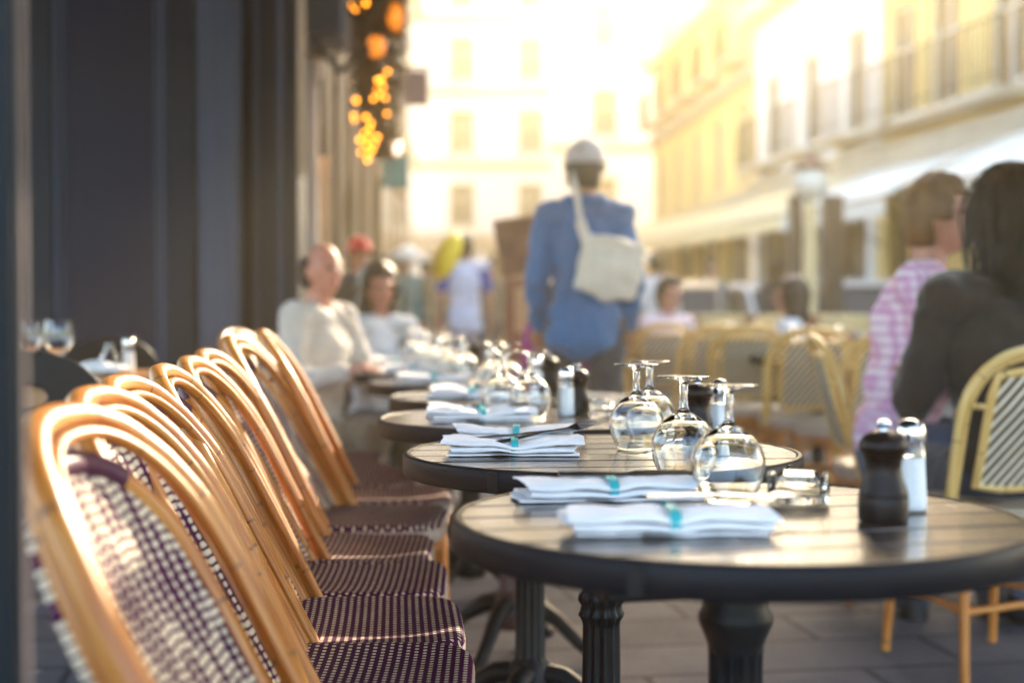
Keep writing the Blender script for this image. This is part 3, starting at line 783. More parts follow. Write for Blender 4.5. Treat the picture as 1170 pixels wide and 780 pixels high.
# indoor table, dark chairs, glasses
tp_ = at(105, 428, 4.45); zt = tp_.z
t = thing('cafe_table', 'brown wooden table inside the cafe, behind the front chairs', 'table', (tp_.x, tp_.y, 0), R(-12))
mb = MB(); mb.box((-.12, .22, zt-.02), (1.15, .5, .035)); mb.build('tabletop', 'ledge_wood', t, bevel=.005)
mb = MB(); mb.box((-.12, .22, zt-.075), (1.05, .42, .07)); mb.build('apron', 'ledge_wood', t, bevel=.003)
for sx in (-.6, .36):
    for sy in (.05, .39): mb = MB(); mb.box((sx, sy, (zt-.11)/2), (.05, .05, zt-.112)); mb.build('leg', 'ledge_wood', t, bevel=.003)
def dark_chair(label, loc, rz):
    t = thing('cafe_chair', label, 'chair', loc, rz, 'dark cafe chairs with rounded backs')
    mb = MB(); pts = []
    out = [(-.20, .44), (-.205, .70)]+[(-.205*math.cos(PI*k/16), .70+.19*math.sin(PI*k/16)**.75) for k in range(1, 16)]+[(.205, .70), (.20, .44)]
    hole = [(.055*math.cos(2*PI*k/20), .775+.028*math.sin(2*PI*k/20)) for k in range(20)]
    bm = bmesh.new()
    ov = [bm.verts.new((0, y, z)) for y, z in out]; hv = [bm.verts.new((0, y, z)) for y, z in hole]
    es = [bm.edges.new((l[i], l[(i+1) % len(l)])) for l in (ov, hv) for i in range(len(l))]
    bmesh.ops.triangle_fill(bm, edges=es, use_beauty=True)
    me = bpy.data.meshes.new('backrest'); bm.to_mesh(me); bm.free(); me.materials.append(M['black'])
    o = bpy.data.objects.new('backrest', me); COL.objects.link(o); o.parent = t; o.location = (-.2, 0, 0)
    sl = o.modifiers.new('s', 'SOLIDIFY'); sl.thickness = .024; sl.offset = 0; bv = o.modifiers.new('b', 'BEVEL'); bv.width = .006; bv.segments = 3; bv.limit_method = 'ANGLE'
    mb = MB(); mb.box((.01, 0, .445), (.40, .40, .03)); mb.build('seat', 'black', t, bevel=.01)
    for sx in (-.17, .17):
        for sy in (-.17, .17): mb = MB(); mb.tube([(sx, sy, .43), (sx*1.1, sy*1.1, .003)], [.017, .012], 10); mb.build('leg', 'black', t)
    return t
c = at(28, 400, 3.75); dark_chair('black chair with rounded back and round hand hole, beside the dark post', (c.x, c.y, 0), R(100))
c = at(150, 400, 5.3); dark_chair('black chair with curved back beyond the wooden cafe table', (c.x, c.y, 0), R(-60))
zt2 = zt+.0
def upright_glass():
    out = [(0, 0), (.036, 0), (.036, .0015), (.012, .006), (.0052, .014), (.005, .05), (.007, .058), (.026, .070), (.042, .092), (.047, .115), (.044, .145), (.038, .170)]
    inn = [(.0368, .170), (.0428, .145), (.0457, .115), (.0407, .093), (.025, .072), (0, .062)]
    mb = MB(); mb.lathe(out+inn, 40); o = mb.build('balloon_glass', 'glass', angle=70); return tag(o, '', 'wine glass', 'upright glasses on the cafe table')
g1 = upright_glass(); q = at(67, 424, 4.5); g1.location = (q.x, q.y, zt2); g1['label'] = 'round upright wine glass standing on the wooden cafe table'
q = at(32, 424, 4.6); dup(g1, (q.x, q.y, zt2), 0, 'upright wine glass half hidden by the dark post')
q = at(147, 424, 4.6); dup(salts[0], (q.x, q.y, zt2), 0, 'glass salt shaker standing on the wooden cafe table')
q = at(125, 424, 4.55)
mb = MB(); mb.lathe([(0, 0), (.030, 0), (.033, .01), (.030, .05), (.014, .075), (.012, .095), (.0105, .095), (.012, .075), (.027, .05), (.030, .012), (0, .006)], 32); o = mb.build('oil_cruet', 'glass'); o.location = (q.x, q.y, zt2); tag(o, 'small clear glass cruet beside the salt shaker on the wooden table', 'cruet')
q = at(110, 424, 4.5)
mb = MB()
for k in range(3):
    mb.ell((k*.05-.05, jit(.01), .014+.006*(k == 1)), (.06, .06, .016+.008*(k == 1)), 20, 10)
o = mb.build('crumpled_napkin', 'napkin', remesh=.006, smoothit=3); o.location = (q.x, q.y, zt2); tag(o, 'white crumpled napkin on the wooden cafe table', 'napkin')
d = o.modifiers.new('d', 'DISPLACE'); tx = bpy.data.textures.new('crumple', 'CLOUDS'); tx.noise_scale = .03; d.texture = tx; d.strength = .012

# unseen canopy added to shade the terrace; its gap lets sun onto chair tops
t = thing('added_shade_canopy', 'dark unseen shade canopy added over the chairs and tables of the cafe', 'awning', (-.2, 3.0, 2.72))
mb = MB(); mb.box((-.335, 0, .10), (5.13, 6.6, .03)); mb.build('rear_shade_sheet', 'canvas_dark', t, bevel=.005)
mb = MB(); mb.box((3.685, .1, -.06), (2.33, 6.2, .03)); mb.build('canvas', 'canvas_dark', t, bevel=.005)
for k in range(4): mb = MB(); mb.tube([(-2.8, -2.9+2.0*k, .16), (4.85, -2.9+2.0*k, -.03)], .018, 8); mb.build('arm', 'black', t)
mb = MB(); mb.tube([(4.87, -3.0, -.06), (4.87, 3.2, -.06)], .025, 8); mb.build('front_bar', 'black', t)

t = thing('added_upper_shade', 'dark unseen shade sheet added high over the far tables', 'awning', (-.2, 8.6, 3.55))  # unseen sheet added to keep sun off the air along the left wall
mb = MB(); mb.box((0, 0, 0), (5.4, 4.0, .03)); mb.build('canvas', 'canvas_dark', t, bevel=.005)
for k in range(3): mb = MB(); mb.tube([(-2.7, -1.9+1.9*k, .04), (2.7, -1.9+1.9*k, .04)], .02, 8); mb.build('arm', 'black', t)

# ------------------------------------------------------------------ shops further along the left
q = at(352, 390, 9.0)
t = thing('stone_column', 'pale stone column with a capital beyond the navy pier', 'column', (q.x, q.y, 0))
mb = MB(); mb.lathe([(0, 0), (.095, 0), (.095, .12), (.075, .16), (.07, 2.38), (.07, 2.40), (0, 2.40)], 28); mb.build('shaft', 'stone', t)
mb = MB(); mb.lathe([(0, 2.39), (.078, 2.39), (.095, 2.45), (.095, 2.55), (0, 2.55)], 28); mb.build('capital', 'stone', t)
q = at(370, 390, 9.2)
mb = MB(); mb.box((q.x, q.y, .98), (.07, .10, 1.96)); o = mb.build('narrow_pillar', 'stone_warm', bevel=.006); tag(o, 'narrow warm stone pillar beside the pale column', 'pillar')
a = at(372, 390, 9.6); b = at(432, 390, 13.5)
panel_wall('side_shopfront', 'dark brown shopfront with pale vertical strips beyond the stone column', (a.x, a.y+.2), (b.x, b.y), 5.0, .1, [.22, .45, .7], ['dark_brown', 'dark_trim', 'brown_trim'])
a = at(434, 390, 14.0)
t = thing('corner_shop', 'dark corner shop building at the end of the left row', 'building', (a.x, a.y, 0), R(82))
mb = MB(); mb.box((2.6, .5, 2.6), (5.2, .9, 5.2)); mb.build('wall', 'dark_brown', t)
for k in range(3): mb = MB(); mb.box((.9+1.6*k, .03, 1.3), (1.2, .06, 2.0)); mb.build('window', 'window_pane', t, bevel=.01)
# closed canopy with its arms, above the column
q = at(360, 60, 8.6)
t = thing('shop_awning', 'black folded awning with arms above the pale column', 'awning', (q.x, q.y, 0), AIM)
mb = MB(); mb.box((-.02, .0, 2.78), (.42, .5, .42)); mb.box((-.04, -.02, 3.25), (.5, .55, .52)); mb.build('canvas', 'canvas_dark', t, bevel=.03)
mb = MB(); mb.tube([(.0, -.2, 2.58), (.16, -.1, 2.40), (.33, .0, 2.56)], .022, 8); mb.tube([(.1, .1, 2.9), (.30, .05, 2.70), (.42, .0, 2.86)], .022, 8); mb.build('arm', 'black', t)
# hanging autumn plants with lights
q = at(433, 80, 9.2)
t = thing('hanging_plant', 'dark hanging plant with orange leaves around the string lights', 'plant', (q.x, q.y, 0))
mb = MB(); rnd = random.Random(4)
for k in range(6500):
    z = rnd.uniform(1.98, 3.2); w = .07+.11*min(1, max(0, (z-1.9)/.8)); an = rnd.uniform(0, 2*PI); r_ = w*math.sqrt(rnd.random())
    c = Vector((r_*math.cos(an), r_*math.sin(an), z)); d1 = Vector((rnd.gauss(0, 1), rnd.gauss(0, 1), rnd.gauss(0, 1)-.6)).normalized(); d2 = d1.orthogonal().normalized(); l = rnd.uniform(.03, .07)
    mb.add([c, c+d1*l*.5+d2*l*.3, c+d1*l, c+d1*l*.5-d2*l*.3], [(0, 1, 2, 3)])
mb.build('foliage', 'leaf_autumn', t, merge=False, smooth=False)
mb = MB()
for k in range(5): an = k*1.3; mb.tube([(.03*math.cos(an), .03*math.sin(an), 3.35), (.07*math.cos(an), .07*math.sin(an), 2.7), (.05*math.cos(an), .05*math.sin(an), 2.05)], .005, 6)
mb.build('stem', 'dark_brown', t)
bul = [(400, 6), (418, 4), (405, 12), (443, 82), (436, 91), (430, 103), (440, 112), (427, 113), (438, 100), (407, 115), (404, 132), (405, 137), (442, 130), (418, 134), (424, 141), (422, 147), (411, 160), (421, 157), (431, 157), (419, 166), (428, 165), (412, 174), (421, 176), (420, 183), (432, 92), (434, 108), (416, 152), (425, 172)]
t = thing('string_light', 'string of glowing orange bulbs hanging down the dark plant', 'string lights', at(425, 100, 8.95).freeze() if False else tuple(at(425, 100, 8.95)))
base = Vector(t.location); wire = []
rnd = random.Random(5)
for (px, py) in bul:
    c = at(px, py, 8.95+rnd.uniform(-.12, .05))-base; wire.append(c); mb = MB(); mb.ell(c, rnd.uniform(.010, .014), 12, 8); mb.build('bulb', 'bulb', t)
mb = MB(); mb.tube([w+Vector((0, .01, .012)) for w in wire], .002, 6); mb.build('wire', 'black', t)
q = at(430, 54, 8.9)
t = thing('orange_lantern', 'glowing orange lantern among the dark leaves above the bulbs', 'lantern', (q.x, q.y, q.z))
mb = MB(); mb.lathe([(0, -.06), (.035, -.055), (.055, -.02), (.055, .03), (.035, .06), (0, .065)], 20); mb.build('shade', 'lantern_glow', t)
mb = MB(); mb.lathe([(0, .06), (.03, .062), (.012, .085), (.004, .10), (.004, .3), (0, .3)], 12); mb.build('hanger', 'black', t)
q = at(452, 20, 9.1)
t = thing('heat_lamp', 'orange glowing lamp at the top of the hanging plant', 'lamp', (q.x, q.y, q.z))
mb = MB(); mb.ell((0, 0, 0), (.05, .05, .10), 16, 10); mb.build('shade', 'lantern_glow', t); mb = MB(); mb.lathe([(0, .09), (.02, .09), (.02, .13), (0, .13)], 10); mb.build('mount', 'black', t)
q = at(450, 168, 9.6)
t = thing('globe_lamp', 'pinkish white glowing lamp below the orange bulbs', 'lamp', (q.x, q.y, q.z)); mb = MB(); mb.ell((0, 0, 0), .055, 16, 10); mb.build('globe', 'lamp_white', t); mb = MB(); mb.tube([(0, 0, .05), (-.05, .1, .12), (-.2, .3, .13)], .01, 8); mb.build('bracket', 'black', t)
q = at(475, 101, 11)
t = thing('hanging_sign', 'plum grey square sign projecting from the left shops', 'sign', (q.x, q.y, q.z))
mb = MB(); mb.box((0, 0, 0), (.20, .03, .27), AIM); mb.build('board', 'sign_plum', t, bevel=.006); mb = MB(); mb.tube([(-.36, .04, .16), (.11, -.01, .16)], .009, 8); mb.tube([(-.08, 0, .16), (-.08, 0, .12)], .005, 6); mb.tube([(.08, 0, .16), (.08, 0, .12)], .005, 6); mb.build('bracket', 'black', t)
q = at(452, 196, 12)
mb = MB(); mb.box((q.x, q.y, q.z), (.22, .04, .28)); o = mb.build('projecting_sign', pbr('teal_paint', (.02, .20, .20), .5, .5, 9, .1), bevel=.01); tag(o, 'small dark teal sign under the glowing lamps on the left', 'sign')
q = at(466, 291, 15)
t = thing('parasol', 'small white parasol far behind the woman in the white top', 'parasol', (q.x, q.y, 0))
mb = MB(); n = 8; mb.add([(0, 0, q.z+.12)]+[(.26*math.cos(2*PI*k/n), .26*math.sin(2*PI*k/n), q.z-.05) for k in range(n)], [(0, 1+k, 1+(k+1) % n) for k in range(n)]); o = mb.build('canopy', 'canvas_white', t); sl = o.modifiers.new('s', 'SOLIDIFY'); sl.thickness = .02
mb = MB(); mb.tube([(0, 0, 0), (0, 0, q.z+.1)], .018, 8); mb.build('pole', 'steel', t)

# ------------------------------------------------------------------ far buildings
def window_parts(t, cx, z0_, w, h, y0, shutters, style='cream'):
    mb = MB(); mb.box((cx, y0+.06, z0_+h/2), (w, .04, h)); f = mb.build('window', 'window_pane', t)
    mb = MB(); fw = .07
    mb.box((cx-w/2+fw/2, y0+.025, z0_+h/2), (fw, .06, h-.004)); mb.box((cx+w/2-fw/2, y0+.025, z0_+h/2), (fw, .06, h-.004)); mb.box((cx, y0+.022, z0_+h/2), (.05, .05, h-.008))
    mb.box((cx, y0+.024, z0_+h-fw/2), (w-.15, .055, fw)); mb.box((cx, y0+.024, z0_+fw/2), (w-.15, .055, fw)); mb.box((cx, y0+.023, z0_+h*.62), (w-.15, .05, .04))
    g = mb.build('frame', 'window_frame', f)
    mb = MB(); mb.box((cx, y0-.06, z0_-.06), (w+.25, .18, .10)); mb.build('sill', 'cornice', f)
    if shutters:
        for s in (-1, 1):
            mb = MB(); sw = w*.48; sx = cx+s*(w/2+sw/2+.03)
            mb.box((sx, y0-.035, z0_+h/2), (sw, .04, h))
            for k in range(9): mb.box((sx, y0-.064, z0_+h*(k+.7)/9.6), (sw*.82, .02, h/15))
            mb.build('shutter', 'shutter', f)
def facade(name, label, a, b, H, rows, ncol, wall, z0_=4.2, floor=3.1, w=1.05, h=1.8, shutters=True, balcony=(), xoff=None, depth=6, ground='shop_dark', skip=(), cat='building', flat=False):
    """street building with real openings set into its front wall"""
    a = Vector((*a, 0)); b = Vector((*b, 0)); L = (b-a).length; ang = math.atan2(b.y-a.y, b.x-a.x)
    t = thing(name, label, cat, a, ang)
    xs = xoff or [L*(k+.5)/ncol for k in range(ncol)]
    mb = MB()
    # wall built in strips around the openings so that windows sit in real reveals
    def bx(x0, x1, za, zb, y0=0, y1=.25):
        if x1-x0 > .01 and zb-za > .01: mb.box(((x0+x1)/2, (y0+y1)/2, (za+zb)/2), (x1-x0, y1-y0, zb-za))
    gz = 3.4; zprev = gz
    for r in range(rows):
        zb = z0_+r*floor; bx(0, L, zprev, zb)
        edges = [0]
        for x in xs: edges += [x-w/2, x+w/2]
        edges.append(L)
        for k in range(0, len(edges), 2): bx(edges[k], edges[k+1], zb, zb+h)
        zprev = zb+h
    bx(0, L, zprev, H)
    mb.box((L/2, depth/2+.15, H/2), (L-.02, depth-.3, H-.02))
    mb.build('wall', wall, t, merge=False, smooth=False)
    for z in [gz-.05]+[z0_+r*floor-.42 for r in range(rows)]:
        mb = MB(); mb.box((L/2, -.08, z), (L+.1, .22, .20)); mb.box((L/2, -.04, z-.16), (L+.04, .12, .124)); mb.build('cornice', 'cornice', t)
    mb = MB(); mb.box((L/2, -.16, H-.15), (L+.3, .5, .3)); mb.build('cornice', 'cornice', t)
    n = max(2, int(L/3.2))
    for k in range(n+1): mb = MB(); mb.box((max(.2, min(L-.2, L*k/n)), .03, gz/2-.08), (.38, .24, gz-.16)); mb.build('shop_pier', wall, t)
    for k in range(n):
        x0 = L*k/n+.4; x1 = L*(k+1)/n-.4
        mb = MB(); mb.box(((x0+x1)/2, .12, 1.35), (x1-x0, .05, 2.6)); f = mb.build('shop_window', 'window_pane', t)
        mb = MB(); mb.box(((x0+x1)/2, .06, 2.85), (x1-x0, .1, .42)); mb.box(((x0+x1)/2, .06, .2), (x1-x0, .1, .4)); mb.box(((x0+x1)/2, .07, 1.55), (.08, .08, 2.2)); mb.build('frame', ground, f)
    for r in range(rows):
        for k, x in enumerate(xs):
            if (r, k) in skip: continue
            window_parts(t, x, z0_+r*floor, w, h, .1, shutters)
            if r in balcony:
                mb = MB(); zb = z0_+r*floor
                mb.box((x, -.30, zb-.12), (w+.7, .6, .10)); mb.build('balcony_slab', 'cornice', t)
                mb = MB()
                for q in range(13): xx = x-(w+.6)/2+(w+.6)*q/12; mb.tube([(xx, -.55, zb-.07), (xx, -.55, zb+.85)], .012, 5)
                mb.tube([(x-(w+.6)/2, -.55, zb+.86), (x+(w+.6)/2, -.55, zb+.86)], .025, 6); mb.tube([(x-(w+.6)/2, -.55, zb+.1), (x+(w+.6)/2, -.55, zb+.1)], .018, 6)
                mb.build('railing', 'railing', t)
    if flat: return t
    mb = MB(); mb.prism([(-.3, H), (depth, H), (depth-1.2, H+1.6), (1.2, H+1.6)], 'x', .02, L-.02); mb.build('roof', 'roof', t)
    return t
D = 56
def bxp(px): return at(px, 350, D)
# frontal white building closing the street, split into two houses
A0 = bxp(470); A1 = bxp(628); A2 = bxp(806)
ux = (A2-A0); ux.z = 0; Lb = ux.length; un = ux.normalized()
def along(px): return (Vector((bxp(px).x, bxp(px).y, 0))-Vector((A0.x, A0.y, 0))).length
facade('townhouse', 'white town house with grey shutters closing the street, left half', (A0.x, A0.y), (A1.x, A1.y), 17, 4, 2, 'plaster_white', z0_=4.15, floor=2.85, w=1.0, h=1.7, xoff=[along(528), along(606)])
facade('townhouse', 'white town house with stone bands closing the street, behind the standing man', (A1.x+.02, A1.y), (A2.x, A2.y), 17.5, 4, 2, 'plaster', z0_=4.3, floor=3.4, w=1.0, h=1.8, xoff=[along(690)-along(628), along(765)-along(628)], shutters=False)
# houses along the right side of the street
facade('street_house', 'pale house with glow tinted plaster and balconies above the white awnings on the right', (9.6, 22.5), (9.6, 19.55), 6.6, 1, 2, 'plaster_glow_tint', z0_=3.95, floor=3.1, w=1.05, h=1.9, balcony=(0,), shutters=False)
facade('street_house', 'tall pale house above the couple seated on the right', (9.6, 19.5), (9.6, 8.0), 7.0, 1, 5, 'plaster_glow_tint', z0_=3.95, floor=3.1, w=1.05, h=1.9, balcony=(0,), shutters=False, flat=True)
facade('street_house', 'pale narrow house with shutters, right of the street lamp', (9.9, 30.0), (9.6, 22.55), 7.4, 1, 3, 'plaster', z0_=4.0, floor=3.1, w=1.0, h=1.8, balcony=(0,), shutters=True)
facade('street_house', 'farthest pale house on the right side beside the closing town house', (11.2, 44.0), (9.95, 30.05), 8.6, 2, 5, 'plaster_glow_tint', z0_=3.9, floor=2.7, w=1.0, h=1.7, balcony=(1,), shutters=False)
# left far row closing the gap beyond the corner shop
facade('street_house', 'pale house seen in the gap behind the hanging sign on the left', (1.6, 30), (4.4, 54), 12, 3, 5, 'plaster_white', z0_=4.0, floor=2.7, w=1.0, h=1.7)

def awning(label, x, y0, y1, z, proj, mat):
    t = thing('awning', label, 'awning', (x, y0, 0), PI/2, 'awnings over the shops on the right')
    L = y1-y0; mb = MB(); K = 10
    def cur(s): return (proj*s, z+.75-.75*s**1.25)
    vs = []; f = []
    for th in (0, .03):
        for i in range(K+1):
            a, b = cur(i/K); vs += [(0, a, b-th), (L, a, b-th)]
    for i in range(K):
        for o in (0, 2*(K+1)): f.append((o+2*i, o+2*i+1, o+2*i+3, o+2*i+2))
        for e in (0, 1): f.append((2*i+e, 2*i+2+e, 2*(K+1)+2*i+2+e, 2*(K+1)+2*i+e))
    mb.add(vs, f); mb.build('canvas', mat, t)
    mb = MB(); n = int(L/.25)
    for k in range(n):
        x0 = L*k/n; x1 = L*(k+1)/n; mb.add([(x0, proj, z), (x1, proj, z), (x1, proj+.01, z-.24), ((x0+x1)/2, proj+.01, z-.30), (x0, proj+.01, z-.24)], [(0, 1, 2, 3, 4)])
    o = mb.build('valance', mat, t, smooth=False); sl = o.modifiers.new('s', 'SOLIDIFY'); sl.thickness = .015
    mb = MB()
    for xx in (.1, L/2, L-.1): mb.tube([(xx, .02, z-.5), (xx, proj*.7, z+.18)], .02, 6)
    mb.tube([(0, proj, z-.02), (L, proj, z-.02)], .03, 8); mb.build('arm', 'steel', t)
    return t
awning('wide white awning above the couple seated on the right', 9.5, 12.2, 17.6, 2.55, 1.6, 'canvas_white')
awning('white awning left of the plaid man, nearest the street lamp', 9.5, 18.2, 22.3, 2.50, 1.7, 'canvas_white')
awning('cream awning farther along the right shops', 9.75, 23.2, 29.2, 2.60, 1.5, 'canvas_cream')
awning('farthest cream awning on the right side of the street', 10.3, 31.2, 41, 2.70, 1.5, 'canvas_cream')
# awning of the closing house
t = thing('awning', 'long white awning at the foot of the closing town house', 'awning', (along(640)*un.x+A0.x, along(640)*un.y+A0.y, 0), math.atan2(un.y, un.x), 'awnings over the far shops')
mb = MB(); mb.prism([(0, 3.3), (-1.4, 2.75), (-1.4, 2.45), (-1.36, 2.45), (-1.36, 2.70), (0, 3.22)], 'x', .2, 5.2); mb.build('canvas', 'canvas_white', t, smooth=False)
mb = MB(); mb.tube([(.3, -.1, 2.5), (.3, -1.3, 2.68)], .025, 6); mb.tube([(5.1, -.1, 2.5), (5.1, -1.3, 2.68)], .025, 6); mb.build('arm', 'steel', t)

# ------------------------------------------------------------------ street lamp
q = at(925, 390, 15.5)
t = thing('street_lamp', 'cream street lamp post with round white lantern near the right awnings', 'street lamp', (q.x, q.y, -.12))
mb = MB(); mb.lathe([(0, 0), (.16, 0), (.16, .25), (.11, .32), (.10, .75), (.12, .80), (.075, .86), (.065, 2.1), (.09, 2.13), (.06, 2.18), (.05, 2.3), (0, 2.3)], 24); mb.build('post', 'canvas_cream', t)
mb = MB(); mb.ell((0, 0, 2.47), (.20, .20, .21), 20, 12); mb.build('lantern', 'lamp_globe', t); mb = MB(); mb.lathe([(0, 2.82), (.03, 2.78), (.06, 2.72), (.22, 2.62), (.21, 2.59), (0, 2.60)], 20); mb.build('lantern_cap', 'brown_board', t)
for s, px in ((-1, 908), (1, 950)):
    q = at(px, 390, 16.5); mb = MB(); mb.box((q.x, q.y, 1.08), (.22 if s > 0 else .13, .2, 2.4)); o = mb.build('dark_bollard_sign', 'shop_dark', bevel=.02); o.name = 'advertising_pillar'
    tag(o, 'dark brown advertising pillar left of the street lamp' if s < 0 else 'wider dark brown advertising pillar right of the street lamp', 'pillar')

# ------------------------------------------------------------------ cars
def make_car(label, mat, loc, rz):
    t = thing('parked_car', label, 'car', loc, rz, 'cars parked along the street')
    low = [(-2.0, .32), (-2.05, .60), (-1.95, .86), (-1.1, .93), (1.0, .93), (1.75, .84), (2.0, .68), (2.05, .38), (1.9, .24), (-1.8, .24)]
    mb = MB(); mb.prism(low, 'y', -.84, .84); mb.build('body', mat, t, bevel=.08)
    cab = [(-1.75, .92), (-1.40, 1.36), (-.9, 1.46), (.15, 1.45), (.95, .92)]
    mb = MB(); mb.prism(cab, 'y', -.70, .70); mb.build('cabin', 'window_pane', t, bevel=.08)
    mb = MB(); mb.prism([(-1.42, 1.37), (-.9, 1.475), (.16, 1.465), (.30, 1.385), (.14, 1.42), (-.9, 1.43)], 'y', -.68, .68); mb.build('roof', mat, t, bevel=.02)
    for s in (-1, 1):
        for x0, x1 in ((-1.72, -1.40), (-.32, -.32), (.92, .18)): mb = MB(); mb.tube([(x0, s*.715, .92), (x1, s*.705, 1.40)], .035, 6); mb.build('pillar', mat, t)
    for sx in (-1.25, 1.3):
        for sy in (-.78, .78):
            mb = MB(); mb.tube([(sx, sy-.09, .31), (sx, sy+.09, .31)], .31, 24); w = mb.build('wheel', 'tyre', t, bevel=.02); mb = MB(); mb.tube([(sx, sy-.098, .31), (sx, sy+.098, .31)], .18, 16); mb.build('rim', 'steel', w)
    for sy in (-.6, .6):
        mb = MB(); mb.ell((2.0, sy, .66), (.06, .14, .08), 12, 8); mb.build('headlight', 'chrome', t); mb = MB(); mb.ell((-2.01, sy, .72), (.05, .12, .09), 12, 8); mb.build('tail_light', 'red', t)
    return t
q = at(770, 390, 20); make_car('grey parked car right of the standing man', 'car_grey', (q.x, q.y, -.12), R(70))
q = at(862, 390, 23); make_car('white parked car left of the street lamp', 'car_white', (q.x, q.y, -.12), R(95))
q = at(985, 390, 19); make_car('white parked car behind the plaid shirted man', 'car_white', (q.x, q.y, -.12), R(80))

# ------------------------------------------------------------------ right hand terrace
GY = 'pale cane chairs on the right terrace'
q = at(1150, 390, 3.85)
yc = make_chair('yellow', 'pale cane chair with diagonal woven back, behind which the dark haired woman sits', GY)
yc.location = (q.x, q.y+.14, 0); yc.rotation_euler = (0, 0, R(98))
def yel(px, dep, rz, label): q = at(px, 390, dep); return dup(yc, (q.x, q.y, 0), R(rz), label, GY)
yel(972, 6.5, 105, 'pale cane chair with tall hoop just left of the plaid shirted man')
yel(918, 7.0, 80, 'pale cane chair with white weave behind the nearest pepper mill')
yel(858, 7.8, 70, 'pale cane chair in the middle of the right terrace')
yel(800, 8.2, 95, 'pale cane chair behind the upturned glasses, second from the standing man')
yel(752, 8.8, 85, 'pale cane chair on the right terrace closest to the standing man')
yel(1025, 4.95, -12, 'pale cane chair carrying the man in the plaid shirt')
yel(900, 9.6, -80, 'farther pale cane chair beyond the right terrace tables, facing the camera')
yel(820, 10.4, -95, 'farthest pale cane chair on the right terrace')
GT2 = 'tables on the right terrace'
def rt(px, dep, label, rz=0):
    q = at(px, 390, dep); o = dup(tp, (q.x, q.y, 0), rz, label, GT2); return q
GP = 'white plates on the right terrace tables'
def plate(): 
    mb = MB(); mb.lathe([(0, .004), (.05, .004), (.07, .010), (.105, .016), (.107, .019), (.07, .014), (.05, .008), (0, .008)], 28); o = mb.build('plate', 'lamp_globe'); return tag(o, '', 'plate', GP)
pl = plate(); pused = [0]
def plates(q, offs, names):
    for (dx, dy), nm in zip(offs, names):
        o = pl if not pused[0] else pl.copy()
        if pused[0]: COL.objects.link(o)
        pused[0] = 1; o.location = (q.x+dx, q.y+dy, z0); o['label'] = nm
q = rt(935, 7.4, 'dark round table right of centre on the right terrace, behind the salt shaker'); plates(q, [(-.12, -.02), (.14, .06)], ['white plate on the right terrace table beside the plaid man, left side', 'white plate on the right terrace table beside the plaid man, right side'])
q = rt(800, 9.2, 'dark round table in the middle of the right terrace, beyond the glasses'); plates(q, [(-.15, -.05), (.13, .03)], ['white plate on the middle right terrace table, nearer the standing man', 'white plate on the middle right terrace table, away from the standing man'])
rt(1150, 4.9, 'dark round table in front of the dark haired woman')
for k, (px, dep) in enumerate(((958, 7.35), (905, 7.5), (775, 9.1), (835, 9.25))):
    q = at(px, 390, dep); dup(wg, (q.x, q.y, z0), 0, ['upturned glass on the terrace table next to the plaid man', 'upturned glass on the terrace table, left of its plates', 'upturned glass on the terrace table closest to the standing man', 'upturned glass on the middle terrace table, right side'][k], 'upturned glasses on the right terrace')
# low screen closing the terrace
a = at(724, 390, 10.8); b = at(1010, 390, 9.9); L = math.dist((a.x, a.y), (b.x, b.y)); ang = math.atan2(b.y-a.y, b.x-a.x)
t = thing('terrace_screen', 'low cream canvas screen with wooden posts closing the right terrace', 'screen', (a.x, a.y, 0), ang)
mb = MB(); mb.box((L/2, 0, .88), (L, .05, .13)); mb.build('top_band', 'canvas_cream', t, bevel=.01)
mb = MB(); mb.box((L/2, .005, .43), (L-.02, .025, .74)); mb.build('panel', 'brown_board', t)
for k in range(5): mb = MB(); mb.box((.04+(L-.08)*k/4, -.035, .47), (.07, .06, .94)); mb.build('post', 'red_wood', t, bevel=.006)
# planters beyond
for k, (px, dep) in enumerate(((745, 13), (830, 14), (905, 13.5))):
    q = at(px, 390, dep); t = thing('planter', ['round green planter nearest the standing man beyond the cream screen', 'green planter in the middle beyond the cream screen', 'green planter by the street lamp beyond the cream screen'][k], 'planter', (q.x, q.y, -.12), 0, 'planters along the street')
    mb = MB(); mb.lathe([(0, 0), (.19, 0), (.26, .45), (.28, .47), (.28, .52), (.24, .52), (.23, .46), (0, .46)], 24); mb.build('pot', 'shop_dark', t)
    mb = MB(); rnd = random.Random(k)
    for _ in range(500):
        d = Vector((rnd.gauss(0, 1), rnd.gauss(0, 1), rnd.gauss(0, 1))).normalized()*(.36*rnd.random()**.4); c = Vector((0, 0, .78))+d; e1 = Vector((rnd.gauss(0, 1), rnd.gauss(0, 1), rnd.gauss(0, 1))).normalized(); e2 = e1.orthogonal().normalized(); l = rnd.uniform(.05, .09)
        mb.add([c, c+e1*l*.5+e2*l*.25, c+e1*l, c+e1*l*.5-e2*l*.25], [(0, 1, 2, 3)])
    mb.build('foliage', 'leaf_green', t, merge=False, smooth=False)

